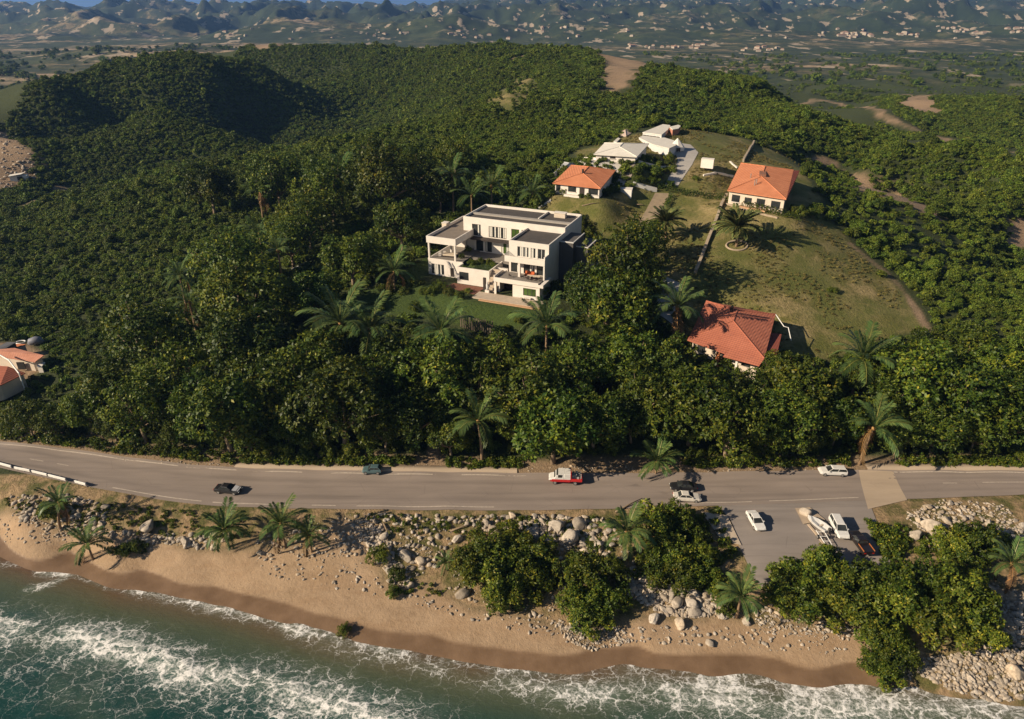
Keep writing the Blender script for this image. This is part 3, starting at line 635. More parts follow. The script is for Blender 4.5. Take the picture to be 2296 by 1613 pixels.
for s_ in range(7):
    cm, L = crown_mesh('crown', 100+s_, (1500, 1250, 1000)[s_ % 3], 0.080, 7, M_LEAF, 15+s_ % 3*2, 0.80+0.05*(s_ % 3), tone=0.40+0.03*(s_ % 3), irr=(0.30, 0.5, 0.42)[s_ % 3])
    BIG.append((cm, trunk_mesh('trunk', s_, L, M_BARK)))
MID = []    # single-mesh small trees of the hillside
def bush_mesh(name, seed, ncl, leaf, per, nl=7, flat=0.75, mat=None, tone=0.42, irr=0.3):
    cm, L = crown_mesh(name, seed, ncl, leaf, per, mat or M_BUSH, nl, flat, tone=tone, irr=irr); return cm
for s_ in range(6): MID.append(bush_mesh('tree', 300+s_, 420, 0.15, 6, 9))
SHR = [bush_mesh('shrub', 400+s_, 760, 0.115, 7, 13, 0.70, M_LEAF, 0.50, 0.62) for s_ in range(4)]

# ------------------------------------------------------------------ trees
def put_center(px, py, rpx, k=1.12):
    """foot of a plant whose crown is seen at (px, py) with the given radius"""
    p = on_ground(px, py)
    for _ in range(3):
        r = rpx*scale_at((p[0], p[1], p[2]+rpx*0.05)); p = on_ground(px, py, r*k)
    return p, r
NT = [0]
def big_tree(px, py, rpx, label, group, rng=random.Random(5)):
    p, r = put_center(px, py, rpx); cm, tm = BIG[NT[0] % len(BIG)]; NT[0] += 1
    return set_tree(p[0], p[1], r, cm, tm, label, group, rng)
def set_tree(x, y, r, cm, tm, label, group, rng):
    e = empty('broadleaf_tree', (x, y, hz(x, y)), rng.uniform(0, 6.28), scale=r)
    e.scale = (r, r, r*rng.uniform(0.9, 1.08)); tag(e, label, 'tree', group)
    link('trunk', tm, e); link('crown', cm, e); return e
TREE_POS = []
ROW = 'tall broadleaf trees in the belt between the villa and the road'
BELT = [(500,935,100),(760,925,105),(640,880,85),(1010,1000,55),(985,850,95),(1180,870,100),(1245,950,105),(1335,965,80),(1560,915,100),(1640,985,80),(1800,865,88),(2065,840,100),(2175,890,95),(1880,965,62),(2110,975,70),(2255,975,65),
 (310,935,75),(190,930,55),(60,965,45),(335,765,92),(240,860,65),(560,765,100),(580,850,85),(700,830,85),(760,790,70),(550,655,100),(520,590,82),(700,655,66),(785,572,68),(690,485,70),(740,430,64),(900,500,60),(860,400,78),(820,335,45),(470,420,58),(620,405,60),(650,545,55),(930,375,52),(985,425,46),(1020,350,40),
 (1400,585,88),(1375,690,90),(1325,645,62),(1450,545,50),(1440,650,55),(1405,800,82),(1300,810,75),(1100,805,72),(1490,815,70),(900,810,82),(850,860,72),(1690,885,60),(1745,830,46),(1440,900,85),(1060,905,75),(1150,960,60),(930,930,80),(1750,950,75),(1990,930,60),(2230,830,80),(1960,850,60),(400,850,80),(430,930,60),(640,980,55),(860,985,55),(1420,955,52),(1545,985,40),(1240,1010,45),(1720,1000,50),(1800,1000,48),(2020,1000,50),(2190,1000,45),(120,975,40),(250,975,42),(380,990,45),(560,1005,40),(700,1000,40),(2080,780,50),(2180,790,65),(2270,890,70)]
BAD = [poly_w for poly_w in (VLAWN, VLAWN2, ROADPG, PARKPG)]
def free(x, y, r):
    X, Y = np.array([x]), np.array([y])
    return all(poly_sd(X, Y, g)[0] < -r for g in BAD)
VPG = [villa_xy(-34, -12), villa_xy(3, -12), villa_xy(10, 8), villa_xy(9, 26), villa_xy(-34, 26)]
def tree_label(px, py):
    if py < 460 and px < 1100: return 'leafy dark green tree in the grove on the slope behind and left of the villa', 'grove behind and left of the villa'
    if px >= 1290 and px <= 1480 and py < 720: return 'big round leafy tree close to the right side wall of the villa', 'trees by the right side of the villa'
    if py < 720: return 'tall leafy tree in the shady grove left of the villa lawn', 'grove left of the villa'
    if py > 920: return 'leafy tree in the front row of the belt, right beside the coast road', 'front row of trees beside the road'
    if px > 1680: return 'leafy tree in the belt below the grass hill, right of the lower red roofed house', 'belt trees right of the lower house'
    return 'leafy tree in the middle of the dense belt between villa lawn and coast road', 'middle of the tree belt'
for px, py, rp in BELT:
    py -= 26 if py > 955 else 12 if py > 895 else 0
    lb, gp = tree_label(px, py)
    t_ = big_tree(px, py, rp, lb, gp)
    TREE_POS.append((t_.location.x, t_.location.y, t_.scale[0]))
TREE_POS_ARR = np.array(TREE_POS)

# ------------------------------------------------------------------ palms
def frond_mesh(name, seed, length=1.0, droop=0.6, up=0.9, nl=26, lw=0.040, ll=0.26, mat=None, vee=0.35):
    rng = np.random.default_rng(seed); m = []; V = []; F = []; T = []
    n = 12; t = np.linspace(0, 1, n); x = t*(1-0.18*t*droop); z = up*t*0.55 - droop*t**2.3*0.75
    rach = np.c_[x, np.zeros(n), z]*length
    def at(s):
        return np.array([np.interp(s, t, rach[:, k]) for k in range(3)])
    def tri(P, tint):
        k = len(V); V.extend(P); F.append([k, k+1, k+2, k+3]); T.extend([tint]*4)
    for i in range(n-1):       # midrib
        w0, w1 = 0.014*(1-t[i]*0.8), 0.014*(1-t[i+1]*0.8)
        tri([rach[i]+[0, w0, 0], rach[i]-[0, w0, 0], rach[i+1]-[0, w1, 0], rach[i+1]+[0, w1, 0]], 0.95)
    for i in range(nl):
        s = 0.10+0.90*i/(nl-1); p = at(s); d = unit(at(min(s+0.05, 1))-at(max(s-0.05, 0)))
        l = ll*length*(0.45+0.55*math.sin(math.pi*min(1, 0.15+0.85*(1-s)**0.7)))*rng.uniform(0.85, 1.12)
        for sg in (-1, 1):
            dr = unit(d*(0.55+0.5*s) + np.array([0, sg*1.0, 0]) + np.array([0, 0, vee*(1-s) - 0.25*s]) + rng.normal(0, 0.06, 3))
            w = np.cross(dr, [0, 0, 1.0]); w = unit(w)*lw*length*0.5
            tip = p+dr*l + np.array([0, 0, -0.22*l]); md = p+dr*l*0.5
            tri([p, md+w, tip, md-w], float(np.clip(0.42+rng.normal(0, 0.2), 0, 1)))
    return np_mesh(name, np.array(V), np.array(F), mat, False, {'tint': np.array(T)})
FR = [frond_mesh('frond', 10, droop=0.28, up=1.2, mat=M_FROND), frond_mesh('frond', 11, droop=0.55, up=0.95, mat=M_FROND), frond_mesh('frond', 12, droop=0.75, up=0.6, mat=M_FROND)]
DF = [frond_mesh('frond', 20, droop=0.30, up=0.9, nl=34, lw=0.045, ll=0.20, mat=M_DATE, vee=0.5), frond_mesh('frond', 21, droop=0.5, up=0.6, nl=34, lw=0.045, ll=0.20, mat=M_DATE, vee=0.5)]
DEADF = frond_mesh('frond', 30, droop=1.2, up=0.1, mat=M_DEAD)
def palm(hub, base, L, label, name='coconut_palm', n=17, date=False, group=None, dead=0, seed=0, stiff=0.0):
    """hub and base in world metres; L is the frond length"""
    rng = random.Random(seed); e = empty(name, base); tag(e, label, 'palm tree', group); stiff += rng.uniform(-0.16, 0.12); n = n if date else n+rng.choice((-4, -2, 0, 2)); dead = dead if (dead or date) else rng.choice((0, 0, 1, 2))
    h = Vector(hub)-Vector(base); tr = 0.11+0.016*h.length
    m = MB(); pts = [Vector((h.x*(t**1.7), h.y*(t**1.7), h.z*t)) for t in np.linspace(0, 1, 8)]; pts[0].z -= 0.6
    rad = [tr*(1.7 if date else 1.0)*(1.25-0.55*t) for t in np.linspace(0, 1, 8)]
    m.tube(pts, rad, 8); m.build('trunk', M_PBARK, e, smooth=True)
    hb = MB(); r0 = tr*1.5*(1.5 if date else 1)
    hb.tube([h-Vector((0, 0, r0*1.2)), h-Vector((0, 0, r0*0.3)), h+Vector((0, 0, r0*0.7)), h+Vector((0, 0, r0*1.8))], [r0*0.7, r0, r0*0.8, r0*0.1], 8)
    hb.build('crown_shaft', simple('palm_heart', (0.30,0.17,0.06), 0.8, 0.3, 3.0), e, smooth=True)
    for k in range(n):
        t = k/n; az = 2.39996*k + rng.uniform(-0.25, 0.25); tilt = lerp(1.05, -0.22, t**0.85) + rng.uniform(-0.12, 0.12)
        tilt = tilt + stiff
        me = (DF[0] if t < 0.5 else DF[1]) if date else (FR[0] if t < 0.3 else FR[1] if t < 0.68 else FR[2])
        if k >= n-dead: me = DEADF; tilt = -0.6
        s = L*rng.uniform(0.85, 1.1)*(0.8 if t < 0.12 else 1.0)
        o = link('frond', me, e, h, (rng.uniform(-0.25, 0.25), -tilt*0.75, az), (s, s, s))
        o.rotation_mode = 'XYZ'
    return e
def palm_px(hub, hgt, frond_px, label, base_px=None, **kw):
    """hub seen at pixel `hub`, hgt metres over the ground; the trunk foot straight below unless base_px is given"""
    if base_px:
        b = on_ground(*base_px); a, c, d = ray(*hub); t = b[1]/c; hb = (a*t, b[1], ZC+d*t)
        if hb[2]-b[2] < 1.0: hb = (hb[0], hb[1], b[2]+1.0)
    else:
        b = on_ground(hub[0], hub[1], hgt); hb = (b[0], b[1], b[2]+hgt)
    L = 1.15*frond_px*scale_at(hb)
    return palm(hb, b, L, label, seed=int(hub[0]*7+hub[1]), **kw)
palm_px((763,727), 11, 88, 'taller and left one of two palms growing side by side left of the villa lawn')
palm_px((829,739), 10.5, 72, 'lower palm with one brown frond, right one of a pair left of the villa lawn', dead=1)
palm_px((988,745), 10.5, 80, 'palm with a slim bare trunk in front of the left end of the slat fence')
palm_px((1226,733), 10.5, 78, 'palm standing in front of the right end of the villa lawn and its deck', n=19)
palm_px((1072,946), 8, 72, 'slender palm with long thin trunk rising from the road verge beside the footpath', base_px=(1081,1036))
palm_px((1473,1036), 2.6, 54, 'short palm hanging over the edge of the road behind the dark sedan', stiff=-0.1)
palm_px((1518,691), 9, 68, 'palm with a rusty dry frond beside the lower red roofed house', base_px=(1507,783), dead=2)
palm_px((1934,808), 9.5, 70, 'leaning palm among the belt trees right of the lower red roofed house', base_px=(1906,900), n=19)
palm_px((1959,960), 8, 68, 'leaning palm with a thick curved trunk at the road edge by the concrete crossing', base_px=(1927,1042))
palm_px((883,610), 4, 46, 'young bright palm on the small lawn left of the villa', base_px=(885,653))
palm_px((1057,440), 8, 42, 'palm behind the villa roof, left one of two beside each other', n=14)
palm_px((1102,418), 10, 44, 'tall palm behind the middle of the villa roof, right of a lower palm', n=16)
palm_px((1194,434), 5, 40, 'single palm between the villa roof and the small orange roofed house', base_px=(1194,467))
palm_px((1014,394), 11, 42, 'dim palm rising from the dark grove above the left end of the villa roof', n=15)
palm_px((761,392), 12, 44, 'pale fronded palm at the top of the grove, far left behind the villa', n=15)
palm_px((583,432), 10, 38, 'thin dark palm at the upper left edge of the grove', base_px=(590,492), n=12)
palm_px((581,525), 8, 44, 'pale palm on the left edge of the grove beside a loose crowned tree', n=14)
palm_px((403,622), 8, 42, 'upper one of two palms growing together at the far left edge of the grove', n=15)
palm_px((425,678), 8, 42, 'lower one of two palms growing together at the far left edge of the grove', n=15)
palm_px((623,563), 11, 42, 'dark shaded palm inside the grove left of the villa', n=14)
palm_px((1490,842), 7, 58, 'palm half hidden among the belt trees left below the lower red roofed house', n=16)
palm_px((1654,511), 4.4, 50, 'full round date palm standing in a ring of stones on the grass hill', name='date_palm', base_px=(1651,553), n=52, date=True)
palm_px((1492,500), 3.6, 40, 'smaller round date palm on the grass beside the end of the dirt path', name='date_palm', base_px=(1493,540), n=44, date=True)
palm_px((133,1128), 5, 42, 'thin palm on the rubble slope below the white guard rail', base_px=(136,1188), n=13)
palm_px((197,1222), 3, 50, 'bushy palm at the water end of the sand on the left', n=22, stiff=0.05)
palm_px((503,1188), 3.5, 54, 'wide palm on the sandy slope below the road, left of a pair', n=24, stiff=0.05)
palm_px((630,1176), 4.5, 54, 'left and taller one of two palms growing side by side on the sandy slope', n=20)
palm_px((693,1202), 3.2, 44, 'right and lower one of two palms growing side by side on the sandy slope', n=20)
palm_px((1405,1194), 5, 62, 'large palm among the boulders directly below the road', n=20)
palm_px((1661,1338), 4, 56, 'silvery palm on the rocks beside the corner of the parking place', n=22)
palm_px((2268,1265), 6, 52, 'pale palm at the picture edge above the stone slope', base_px=(2255,1328), n=16)
palm_px((1000,1262), 1.6, 26, 'small brownish palm among the boulders below the road', n=14)

# ------------------------------------------------------------------ shrubs of the coast
def shrub(px, py, rpx, label, group, k):
    p, r = put_center(px, py, rpx*0.93, 0.5); me = SHR[k % 4]; rng = random.Random(k)
    o = link('shrub', me, None, (p[0], p[1], hz(p[0], p[1])-r*0.52), (0, 0, rng.uniform(0, 6.28)), (r*rng.uniform(.88, 1.15), r*rng.uniform(.88, 1.15), r*rng.uniform(.8, 1.2))); tag(o, label, 'shrub', group); return o
k_ = 0
for lab, gp, lst in [
  ('dense green shrub of the thicket growing between the boulders below the middle of the road', 'thicket between boulders below the road', [(1080,1240,55),(1140,1225,50),(1190,1245,55),(1110,1290,60),(1170,1300,60),(1060,1280,45),(1120,1340,42),(1210,1290,40)]),
  ('green shrub of the lone clump on the sand beside the rock pile', 'shrub clump beside the rock pile', [(1290,1300,50),(1340,1290,55),(1300,1350,55),(1360,1345,48),(1330,1385,42)]),
  ('green shrub of the thicket left of the parking place', 'thicket left of the parking place', [(1475,1185,48),(1520,1180,42),(1550,1205,42),(1495,1235,52),(1545,1250,50),(1580,1285,42),(1525,1290,46),(1460,1280,36),(1615,1318,30),(1500,1270,40)]),
  ('green shrub of the large thicket on the seaward side of the parking place', 'large thicket seaward of the parking place', [(1790,1290,50),(1840,1270,45),(1870,1285,52),(1935,1315,55),(1800,1340,55),(1860,1350,60),(1930,1360,60),(1995,1315,58),(2050,1310,62),(2000,1370,60),(2070,1370,60),(2130,1330,60),(2180,1380,55),(2120,1410,55),(2200,1430,45),(1970,1420,50),(1760,1320,45),(1760,1345,40)]),
  ('green shrub of the lowest clump, standing beside the sea where the rocks begin', 'lowest shrub clump beside the sea', [(1975,1440,45),(1960,1485,40),(2010,1470,45),(1990,1510,35)]),
  ('green shrub above the large thicket, in front of the pale stone field', 'shrubs in front of the pale stone field', [(2140,1225,45),(2190,1230,48),(2225,1210,35),(2170,1265,42)])]:
    for a_ in lst: shrub(*a_, lab, gp, k_); k_ += 1
for a_, lab in [((850,1250,24),'small shrub on the sand bank left of the big boulders'),((888,1285,20),'small bush at the foot of the sand bank'),((880,1330,16),'tiny low bush next to a dark rock on the beach'),((770,1413,16),'tiny green weed bush alone on the wet sand'),((120,1150,26),'bush at the foot of the palm below the guard rail'),((1630,1365,24),'low bush beneath the silvery palm'),((295,1232,20),'low green mat of plants on the dry sand')]:
    shrub(*a_, lab, None, k_); k_ += 1
# low bushes along the road verge and the edge of the lawn
for gi, (lab, gp, lst) in enumerate([
  ('low bush on the verge at the foot of the belt trees', 'verge bushes at the foot of the belt', [(x, interp_pl(ROAD_TOP, x)-44-9*((x*7) % 3), 15+((x*13) % 9)) for x in [20,70,115,165,215,262,315,360,410,455,505,550,600,645,690,735,780,830,880,925,1010,1150,1195,1240,1285,1330,1375,1560,1600,1640,1680,1720,1765,1810,1850,1890,2000,2045,2090,2140,2185,2230,2280]]),
  ('bush in the garden strip at the foot of the villa', 'garden bushes at the foot of the villa', [(985,640,16),(1005,655,12),(1030,665,11),(970,655,12),(950,655,10),(1048,652,9),(1215,660,14),(1245,650,18),(1290,600,18),(1300,560,18),(1320,520,18)])]):
    for a_ in lst: shrub(*a_, lab, gp, k_); k_ += 1

# ------------------------------------------------------------------ wooded hills: the nearest trees one by one, the rest one mass
def scatter(y0, y1, cell, rng, umax=0.98):
    ys = np.arange(y0, y1, cell); P = []
    for y in ys:
        xs = np.arange(-umax*y-8, umax*y+8, cell); P.append(np.c_[xs, np.full(len(xs), y)])
    P = np.concatenate(P); return P + rng.uniform(-0.48, 0.48, P.shape)*cell
rg_ = np.random.default_rng(5)
pts = np.concatenate([scatter(108, 250, 2.0, rg_), scatter(250, 430, 1.8, rg_), scatter(430, 640, 2.0, rg_), scatter(640, 850, 2.6, rg_), scatter(850, 1500, 9, rg_)])
X, Y = pts[:, 0], pts[:, 1]; Zg = H(X, Y); ok = np.ones(len(X), bool)
for pg, mrg in [(LAWN, 1.0), (VLAWN, 1.5), (VLAWN2, 0.5), (VPG, 1.0), (LEFTPG, 1.0), (PARKPG, 2)]: ok &= poly_sd(X, Y, pg) < -mrg + (9.0*fbm(X/8, Y/8, 3, 27)*(Y > 140) if pg is LAWN else 0)
for bi, pg in enumerate(BARE): ok &= poly_sd(X, Y, pg) < (rg_.uniform(-8, 0.5, len(X)) if bi == 0 else rg_.uniform(-3, 5, len(X)))
ok &= ~((poly_sd(X, Y, GRASSY[0]) > 0) & (rg_.uniform(0, 1, len(X)) < 0.9))
for pl, w in TRACKS: ok &= seg_dist(X, Y, pl)[0] > w+(1.6 if w < 3.9 else 5.0)
ok &= np.interp(X, ROADT[:, 0], ROADT[:, 1])+3.5 < Y
dens = fbm(X/30, Y/30, 3, 91)
RDG = [at_z(*p) for p in [(-200,268,18),(0,275,24),(100,190,39),(200,152,45),(350,131,50.5),(470,124,49.5),(570,100,47),(700,104,48.5),(850,104,49.5),(1000,106,51),(1200,100,52),(1370,122,50),(1538,143,47),(1698,178,42),(1798,211,39.5),(1958,252,35.5),(2148,312,32),(2293,340,30),(2500,390,28)]]
ry = np.interp(X/Y, [p[0]/p[1] for p in RDG], [p[1] for p in RDG])
hill2 = (X/Y > 0.50) & (Y > 430) & (Y < 640)
bey = rg_.uniform(0, 1, len(X))
ok &= (Y < ry*np.where(X > 0.1*Y, 1.16, 1.05)) | hill2 | ((Y > ry*1.45) & (((dens > 0.30) & (bey < 0.6)) | (bey < 0.035)))
# right shoulder below the grass hill: thin bushes
SHO = gpoly([(1815,375),(1900,410),(2000,450),(2130,520),(2230,600),(2180,640),(2060,600),(1960,540),(1870,480),(1840,420)])
ok &= ~((poly_sd(X, Y, SHO) > 0) & (rg_.uniform(0, 1, len(X)) < 0.55))
sz = np.where(Y < 250, 0.88, np.where(Y < 430, 0.88, np.where(Y < 850, 0.98, 2.2)))*np.where(rg_.uniform(0, 1, len(X)) < 0.07, 1.7, 1.0)*rg_.uniform(0.9, 1.75, len(X))*(1+0.35*dens)
bel = np.array([(-170, 113), (170, 113), (170, 148), (60, 152), (-2, 146), (-60, 196), (-110, 175), (-150, 130)])
inb = (poly_sd(X, Y, bel) > 0)
dt = np.min(np.hypot(X[:, None]-TREE_POS_ARR[None, :, 0], Y[:, None]-TREE_POS_ARR[None, :, 1])/TREE_POS_ARR[None, :, 2], 1)
ok &= dt > 0.45
sz = np.where(inb, sz*0.8, sz)
X, Y, Zg, sz, inb = X[ok], Y[ok], Zg[ok], sz[ok], inb[ok]
# sight-line check: a bush hidden by the ground in front of it is not planted one by one
def seen(x, y, z):
    tt = np.linspace(0.25, 0.97, 60); v = np.ones(len(x), bool)
    for t in tt: v &= (ZC+(z-ZC)*t) > H(x*t, np.maximum(y*t, 40))
    return v
vis = seen(X, Y, Zg+sz*1.3) & (np.abs(X) < 0.80*Y)
order = np.argsort(np.where(vis & ~inb & (Y > 120), Y/sz, 1e9))
near = order[:190]; mask = np.zeros(len(X), bool); mask[near] = True
for i in near:
    s = float(sz[i]); k = int(i) % 6; px = X[i]/Y[i]
    o = link('hillside_tree', MID[k], None, (X[i], Y[i], Zg[i]-0.42*s), (0, 0, float(rg_.uniform(0, 6.28))), (s, s, s*float(rg_.uniform(0.9, 1.25))))
    if px < -0.15: tag(o, 'rounded bushy tree in the dense wood on the slope left of the villa grove', 'tree', 'bushy trees on the left slope')
    elif px > 0.25: tag(o, 'rounded bushy tree in the dense wood right of the grass hill', 'tree', 'bushy trees right of the grass hill')
    else: tag(o, 'rounded bushy tree in the wood behind the villa', 'tree', 'bushy trees behind the villa')
rest = ~mask
def gn_scatter(name, P, S, sources, kind_label, zoff=0.0):
    """many small plants or stones as ONE object: points that carry copies of a few meshes"""
    c = bpy.data.collections.new(name+'_kinds')
    for k, me in enumerate(sources):
        o = bpy.data.objects.new('%s_kind' % name, me); c.objects.link(o)
    me = bpy.data.meshes.new(name); me.vertices.add(len(P)); me.vertices.foreach_set('co', P.astype(np.float32).ravel())
    a = me.attributes.new('size', 'FLOAT_VECTOR', 'POINT'); a.data.foreach_set('vector', S.astype(np.float32).ravel())
    o = link(name, me); ng = bpy.data.node_groups.new(name, 'GeometryNodeTree')
    ng.interface.new_socket('Geometry', in_out='INPUT', socket_type='NodeSocketGeometry'); ng.interface.new_socket('Geometry', in_out='OUTPUT', socket_type='NodeSocketGeometry')
    N = ng.nodes.new; gi = N('NodeGroupInput'); go = N('NodeGroupOutput'); ip = N('GeometryNodeInstanceOnPoints'); ci = N('GeometryNodeCollectionInfo')
    ci.inputs[0].default_value = c; ci.inputs[1].default_value = True; ci.inputs[2].default_value = True
    at_ = N('GeometryNodeInputNamedAttribute'); at_.data_type = 'FLOAT_VECTOR'; at_.inputs[0].default_value = 'size'
    rv = N('FunctionNodeRandomValue'); rv.data_type = 'FLOAT_VECTOR'; rv.inputs[0].default_value = (0, 0, 0); rv.inputs[1].default_value = (0, 0, 6.283)
    Lk = ng.links.new; Lk(gi.outputs[0], ip.inputs['Points']); Lk(ci.outputs[0], ip.inputs['Instance']); ip.inputs['Pick Instance'].default_value = True
    Lk(rv.outputs[0], ip.inputs['Rotation']); Lk(at_.outputs[0], ip.inputs['Scale']); Lk(ip.outputs[0], go.inputs[0])
    md = o.modifiers.new('scatter', 'NODES'); md.node_group = ng; tag(o, kind='stuff'); return o
FOR = [bush_mesh('bush', 500+s_, 110, 0.30, 5, 6, 0.8) for s_ in range(7)]
P = np.c_[X[rest], Y[rest], Zg[rest]-0.42*sz[rest]]; S = np.stack([sz[rest], sz[rest], sz[rest]*rg_.uniform(0.62, 1.05, rest.sum())], 1)
gn_scatter('forest', P, S, FOR, '')
# ------------------------------------------------------------------ building materials
M_WHITE = simple('white_render', (0.66,0.60,0.54), 0.85, 0.09, 0.9, bump=0.01)
M_WHITE2 = simple('grey_white_render', (0.54,0.52,0.50), 0.85, 0.10, 0.7, bump=0.01)
M_CREAM = simple('cream_wall', (0.56,0.47,0.38), 0.9, 0.14, 0.9, bump=0.01)
M_GREYW = simple('dark_grey_cladding', (0.085,0.078,0.075), 0.8, 0.15, 1.0)
M_ROOFG = simple('dark_flat_roof', (0.068,0.058,0.052), 0.95, 0.25, 0.7, bump=0.02)
M_ROOFL = simple('grey_brown_flat_roof', (0.19,0.155,0.125), 0.95, 0.18, 0.6, bump=0.02)
M_TILEF = simple('terrace_floor', (0.20,0.175,0.150), 0.8, 0.18, 1.2)
M_DECK = simple('timber_deck', (0.46,0.27,0.15), 0.7, 0.2, 2.0); M_PAVE = simple('pale_stone_paving', (0.42,0.34,0.26), 0.85, 0.15, 1.2)
M_DARKW = simple('dark_timber', (0.035,0.025,0.020), 0.7, 0.3, 2.0)
M_FRAME = simple('dark_window_frame', (0.03,0.028,0.027), 0.5, 0.2, 2.0); M_WFRAME = simple('white_window_frame', (0.62,0.60,0.57), 0.6, 0.06, 2.0)
M_CURT = simple('curtain_cloth', (0.58,0.55,0.49), 0.95, 0.15, 4.0)
M_METAL = simple('dull_steel', (0.30,0.29,0.28), 0.5, 0.2, 3.0, metal=0.6); M_WMETAL = simple('white_painted_steel', (0.68,0.66,0.63), 0.6, 0.12, 2.0)
M_BED = simple('red_brown_planting_bed', (0.16,0.065,0.040), 0.95, 0.45, 2.5, bump=0.05)
M_ORANGE = simple('orange_cloth', (0.50,0.12,0.035), 0.9, 0.1, 4.0); M_BEIGE = simple('beige_cloth', (0.52,0.43,0.33), 0.9, 0.12, 3.0)
def glass(name, tint, rough=0.08):
    m, nt, b = new_mat(name); q = NB(nt); f = q.noise(0.55, 3, 0.6)
    q.lk(q.ramp(f, [(0.35, tint), (0.65, [c*2.2 for c in tint])]), b.inputs['Base Color']); b.inputs['Roughness'].default_value = rough; b.inputs['Specular IOR Level'].default_value = 0.4; return m
M_GLASS = glass('window_glass', (0.018,0.020,0.020)); M_GGLASS = glass('green_reflection_glass', (0.030,0.052,0.012))  # second glass: green reflection put into its base colour
def tile_mat(name, c0, c1, spots=True):
    m, nt, b = new_mat(name); q = NB(nt)
    w = q.n('ShaderNodeTexWave'); w.wave_type = 'BANDS'; w.bands_direction = 'Z'; w.inputs['Scale'].default_value = 1.7; w.inputs['Distortion'].default_value = 0.6; w.inputs['Detail'].default_value = 2
    q.lk(q.pos(), w.inputs['Vector']); w2 = q.n('ShaderNodeTexWave'); w2.bands_direction = 'DIAGONAL'; w2.inputs['Scale'].default_value = 1.1; w2.inputs['Distortion'].default_value = 0.4; q.lk(q.mapv((1.0, -0.6, 0.0)), w2.inputs['Vector'])
    n = q.noise(0.35, 6, 0.65); n2 = q.noise(3.0, 4, 0.7)
    c = q.ramp(q.math('ADD', q.math('MULTIPLY', n, 0.65), q.math('MULTIPLY', n2, 0.35)), [(0.32, c0), (0.68, c1)])
    c = q.mix(q.math('MULTIPLY', w.outputs['Fac'], 0.22), c, [v*0.5 for v in c0]); c = q.mix(q.ramp(q.noise(0.8, 5, 0.7), [(0.60, 0.0), (0.75, 0.45)]), c, (0.10,0.065,0.050))
    q.lk(c, b.inputs['Base Color']); b.inputs['Roughness'].default_value = 0.9; b.inputs['Specular IOR Level'].default_value = 0.2
    q.bump(q.math('ADD', w.outputs['Fac'], q.math('MULTIPLY', w2.outputs['Fac'], 0.7)), 0.5, 0.06, b); return m
M_TILE = tile_mat('orange_roof_tiles', (0.43,0.15,0.070), (0.60,0.24,0.125)); M_TILER = tile_mat('red_roof_tiles', (0.31,0.10,0.062), (0.44,0.155,0.095))
M_TILEP = tile_mat('pink_roof_tiles', (0.40,0.17,0.11), (0.56,0.27,0.19)); M_TILE_SHADE = tile_mat('shade_toned_red_roof', (0.18,0.05,0.035), (0.28,0.08,0.055))  # last one: dark red tone puts the roof's shaded side into the colour

def bx(name, mat, parent, *b, bevel=0.0): return MB().box(*b).build(name, mat, parent, bevel=bevel)
def wall_open(m, u0, u1, v0, v1, w0, w1, holes):
    """a wall along u with rectangular openings (ua, ub, wa, wb)"""
    hs = sorted(holes); c = u0
    for a, b_, lo, hi in hs:
        if a > c: m.box(c, a, v0, v1, w0, w1)
        if lo > w0: m.box(a, b_, v0, v1, w0, lo)
        if hi < w1: m.box(a, b_, v0, v1, hi, w1)
        c = b_
    if c < u1: m.box(c, u1, v0, v1, w0, w1)
def window(parent, a, b_, lo, hi, v, nm=2, fr=None, gl=None, curtain=False):
    f = MB(); t = 0.09; fr = fr or M_FRAME
    f.box(a, b_, v, v+0.10, lo, lo+t); f.box(a, b_, v, v+0.10, hi-t, hi); f.box(a, a+t, v, v+0.10, lo+t, hi-t); f.box(b_-t, b_, v, v+0.10, lo+t, hi-t)
    for k in range(1, nm): x = a+(b_-a)*k/nm; f.box(x-0.05, x+0.05, v, v+0.10, lo+t, hi-t)
    w = f.build('window', fr, parent); bx('pane', gl or M_GLASS, w, a+t, b_-t, v+0.04, v+0.06, lo+t, hi-t)
    if curtain:
        cm = MB(); rng = random.Random(int(a*10)); x = a+0.15
        while x < b_-0.45:
            if rng.random() < 0.42: cm.box(x, x+0.34, v+0.015, v+0.035, lo+t+0.03, hi-t-0.02)
            x += 0.46
        if cm.v: cm.build('curtain', M_CURT, w)
    return w

# ------------------------------------------------------------------ the white villa
o_ = villa_xy(0, 0); VL = empty('villa', (o_[0], o_[1], VILLA_Z), R(-23))
tag(VL, 'large white three storey villa with flat dark roofs and open terraces', 'villa')
wl_ = MB()
# right block, upper storeys
wall_open(wl_, -9.8, 0.0, 0.0, 0.3, 7.9, 11.0, [(-7.7,-4.9,8.0,10.4),(-4.4,-3.2,8.0,10.4),(-2.7,-0.9,8.0,10.4)])
wl_.box(-0.3, 0.0, 0.3, 10.7, 4.0, 11.0); wl_.box(-9.8, -9.5, 0.3, 10.7, 4.0, 11.0)
wall_open(wl_, -9.8, 0.0, 0.0, 0.3, 4.0, 7.4, [(-9.3,-6.9,4.1,6.9),(-6.1,-3.4,4.1,6.9),(-2.9,-0.7,4.1,6.9)])
wl_.box(-0.3, 0.0, -2.45, 0.0, 7.4, 9.4)                                  # low return of the side wall beside the balcony
wl_.box(-0.30, 0.05, -5.6, 0.0, 0.0, 4.0); wl_.box(-0.32, 0.02, -2.6, 0.0, 4.0, 7.4); wl_.box(-0.3, 0.02, 0.0, 24.0, 0.0, 4.0)
wall_open(wl_, -6.6, -0.3, -5.4, -5.1, 0.0, 3.3, [(-4.0,-0.9,0.9,2.7)])
wl_.box(-11.2, -10.7, -5.4, -5.0, 0.0, 3.3); wl_.box(-11.2, -10.7, -3.4, 0.9, 0.0, 4.0)
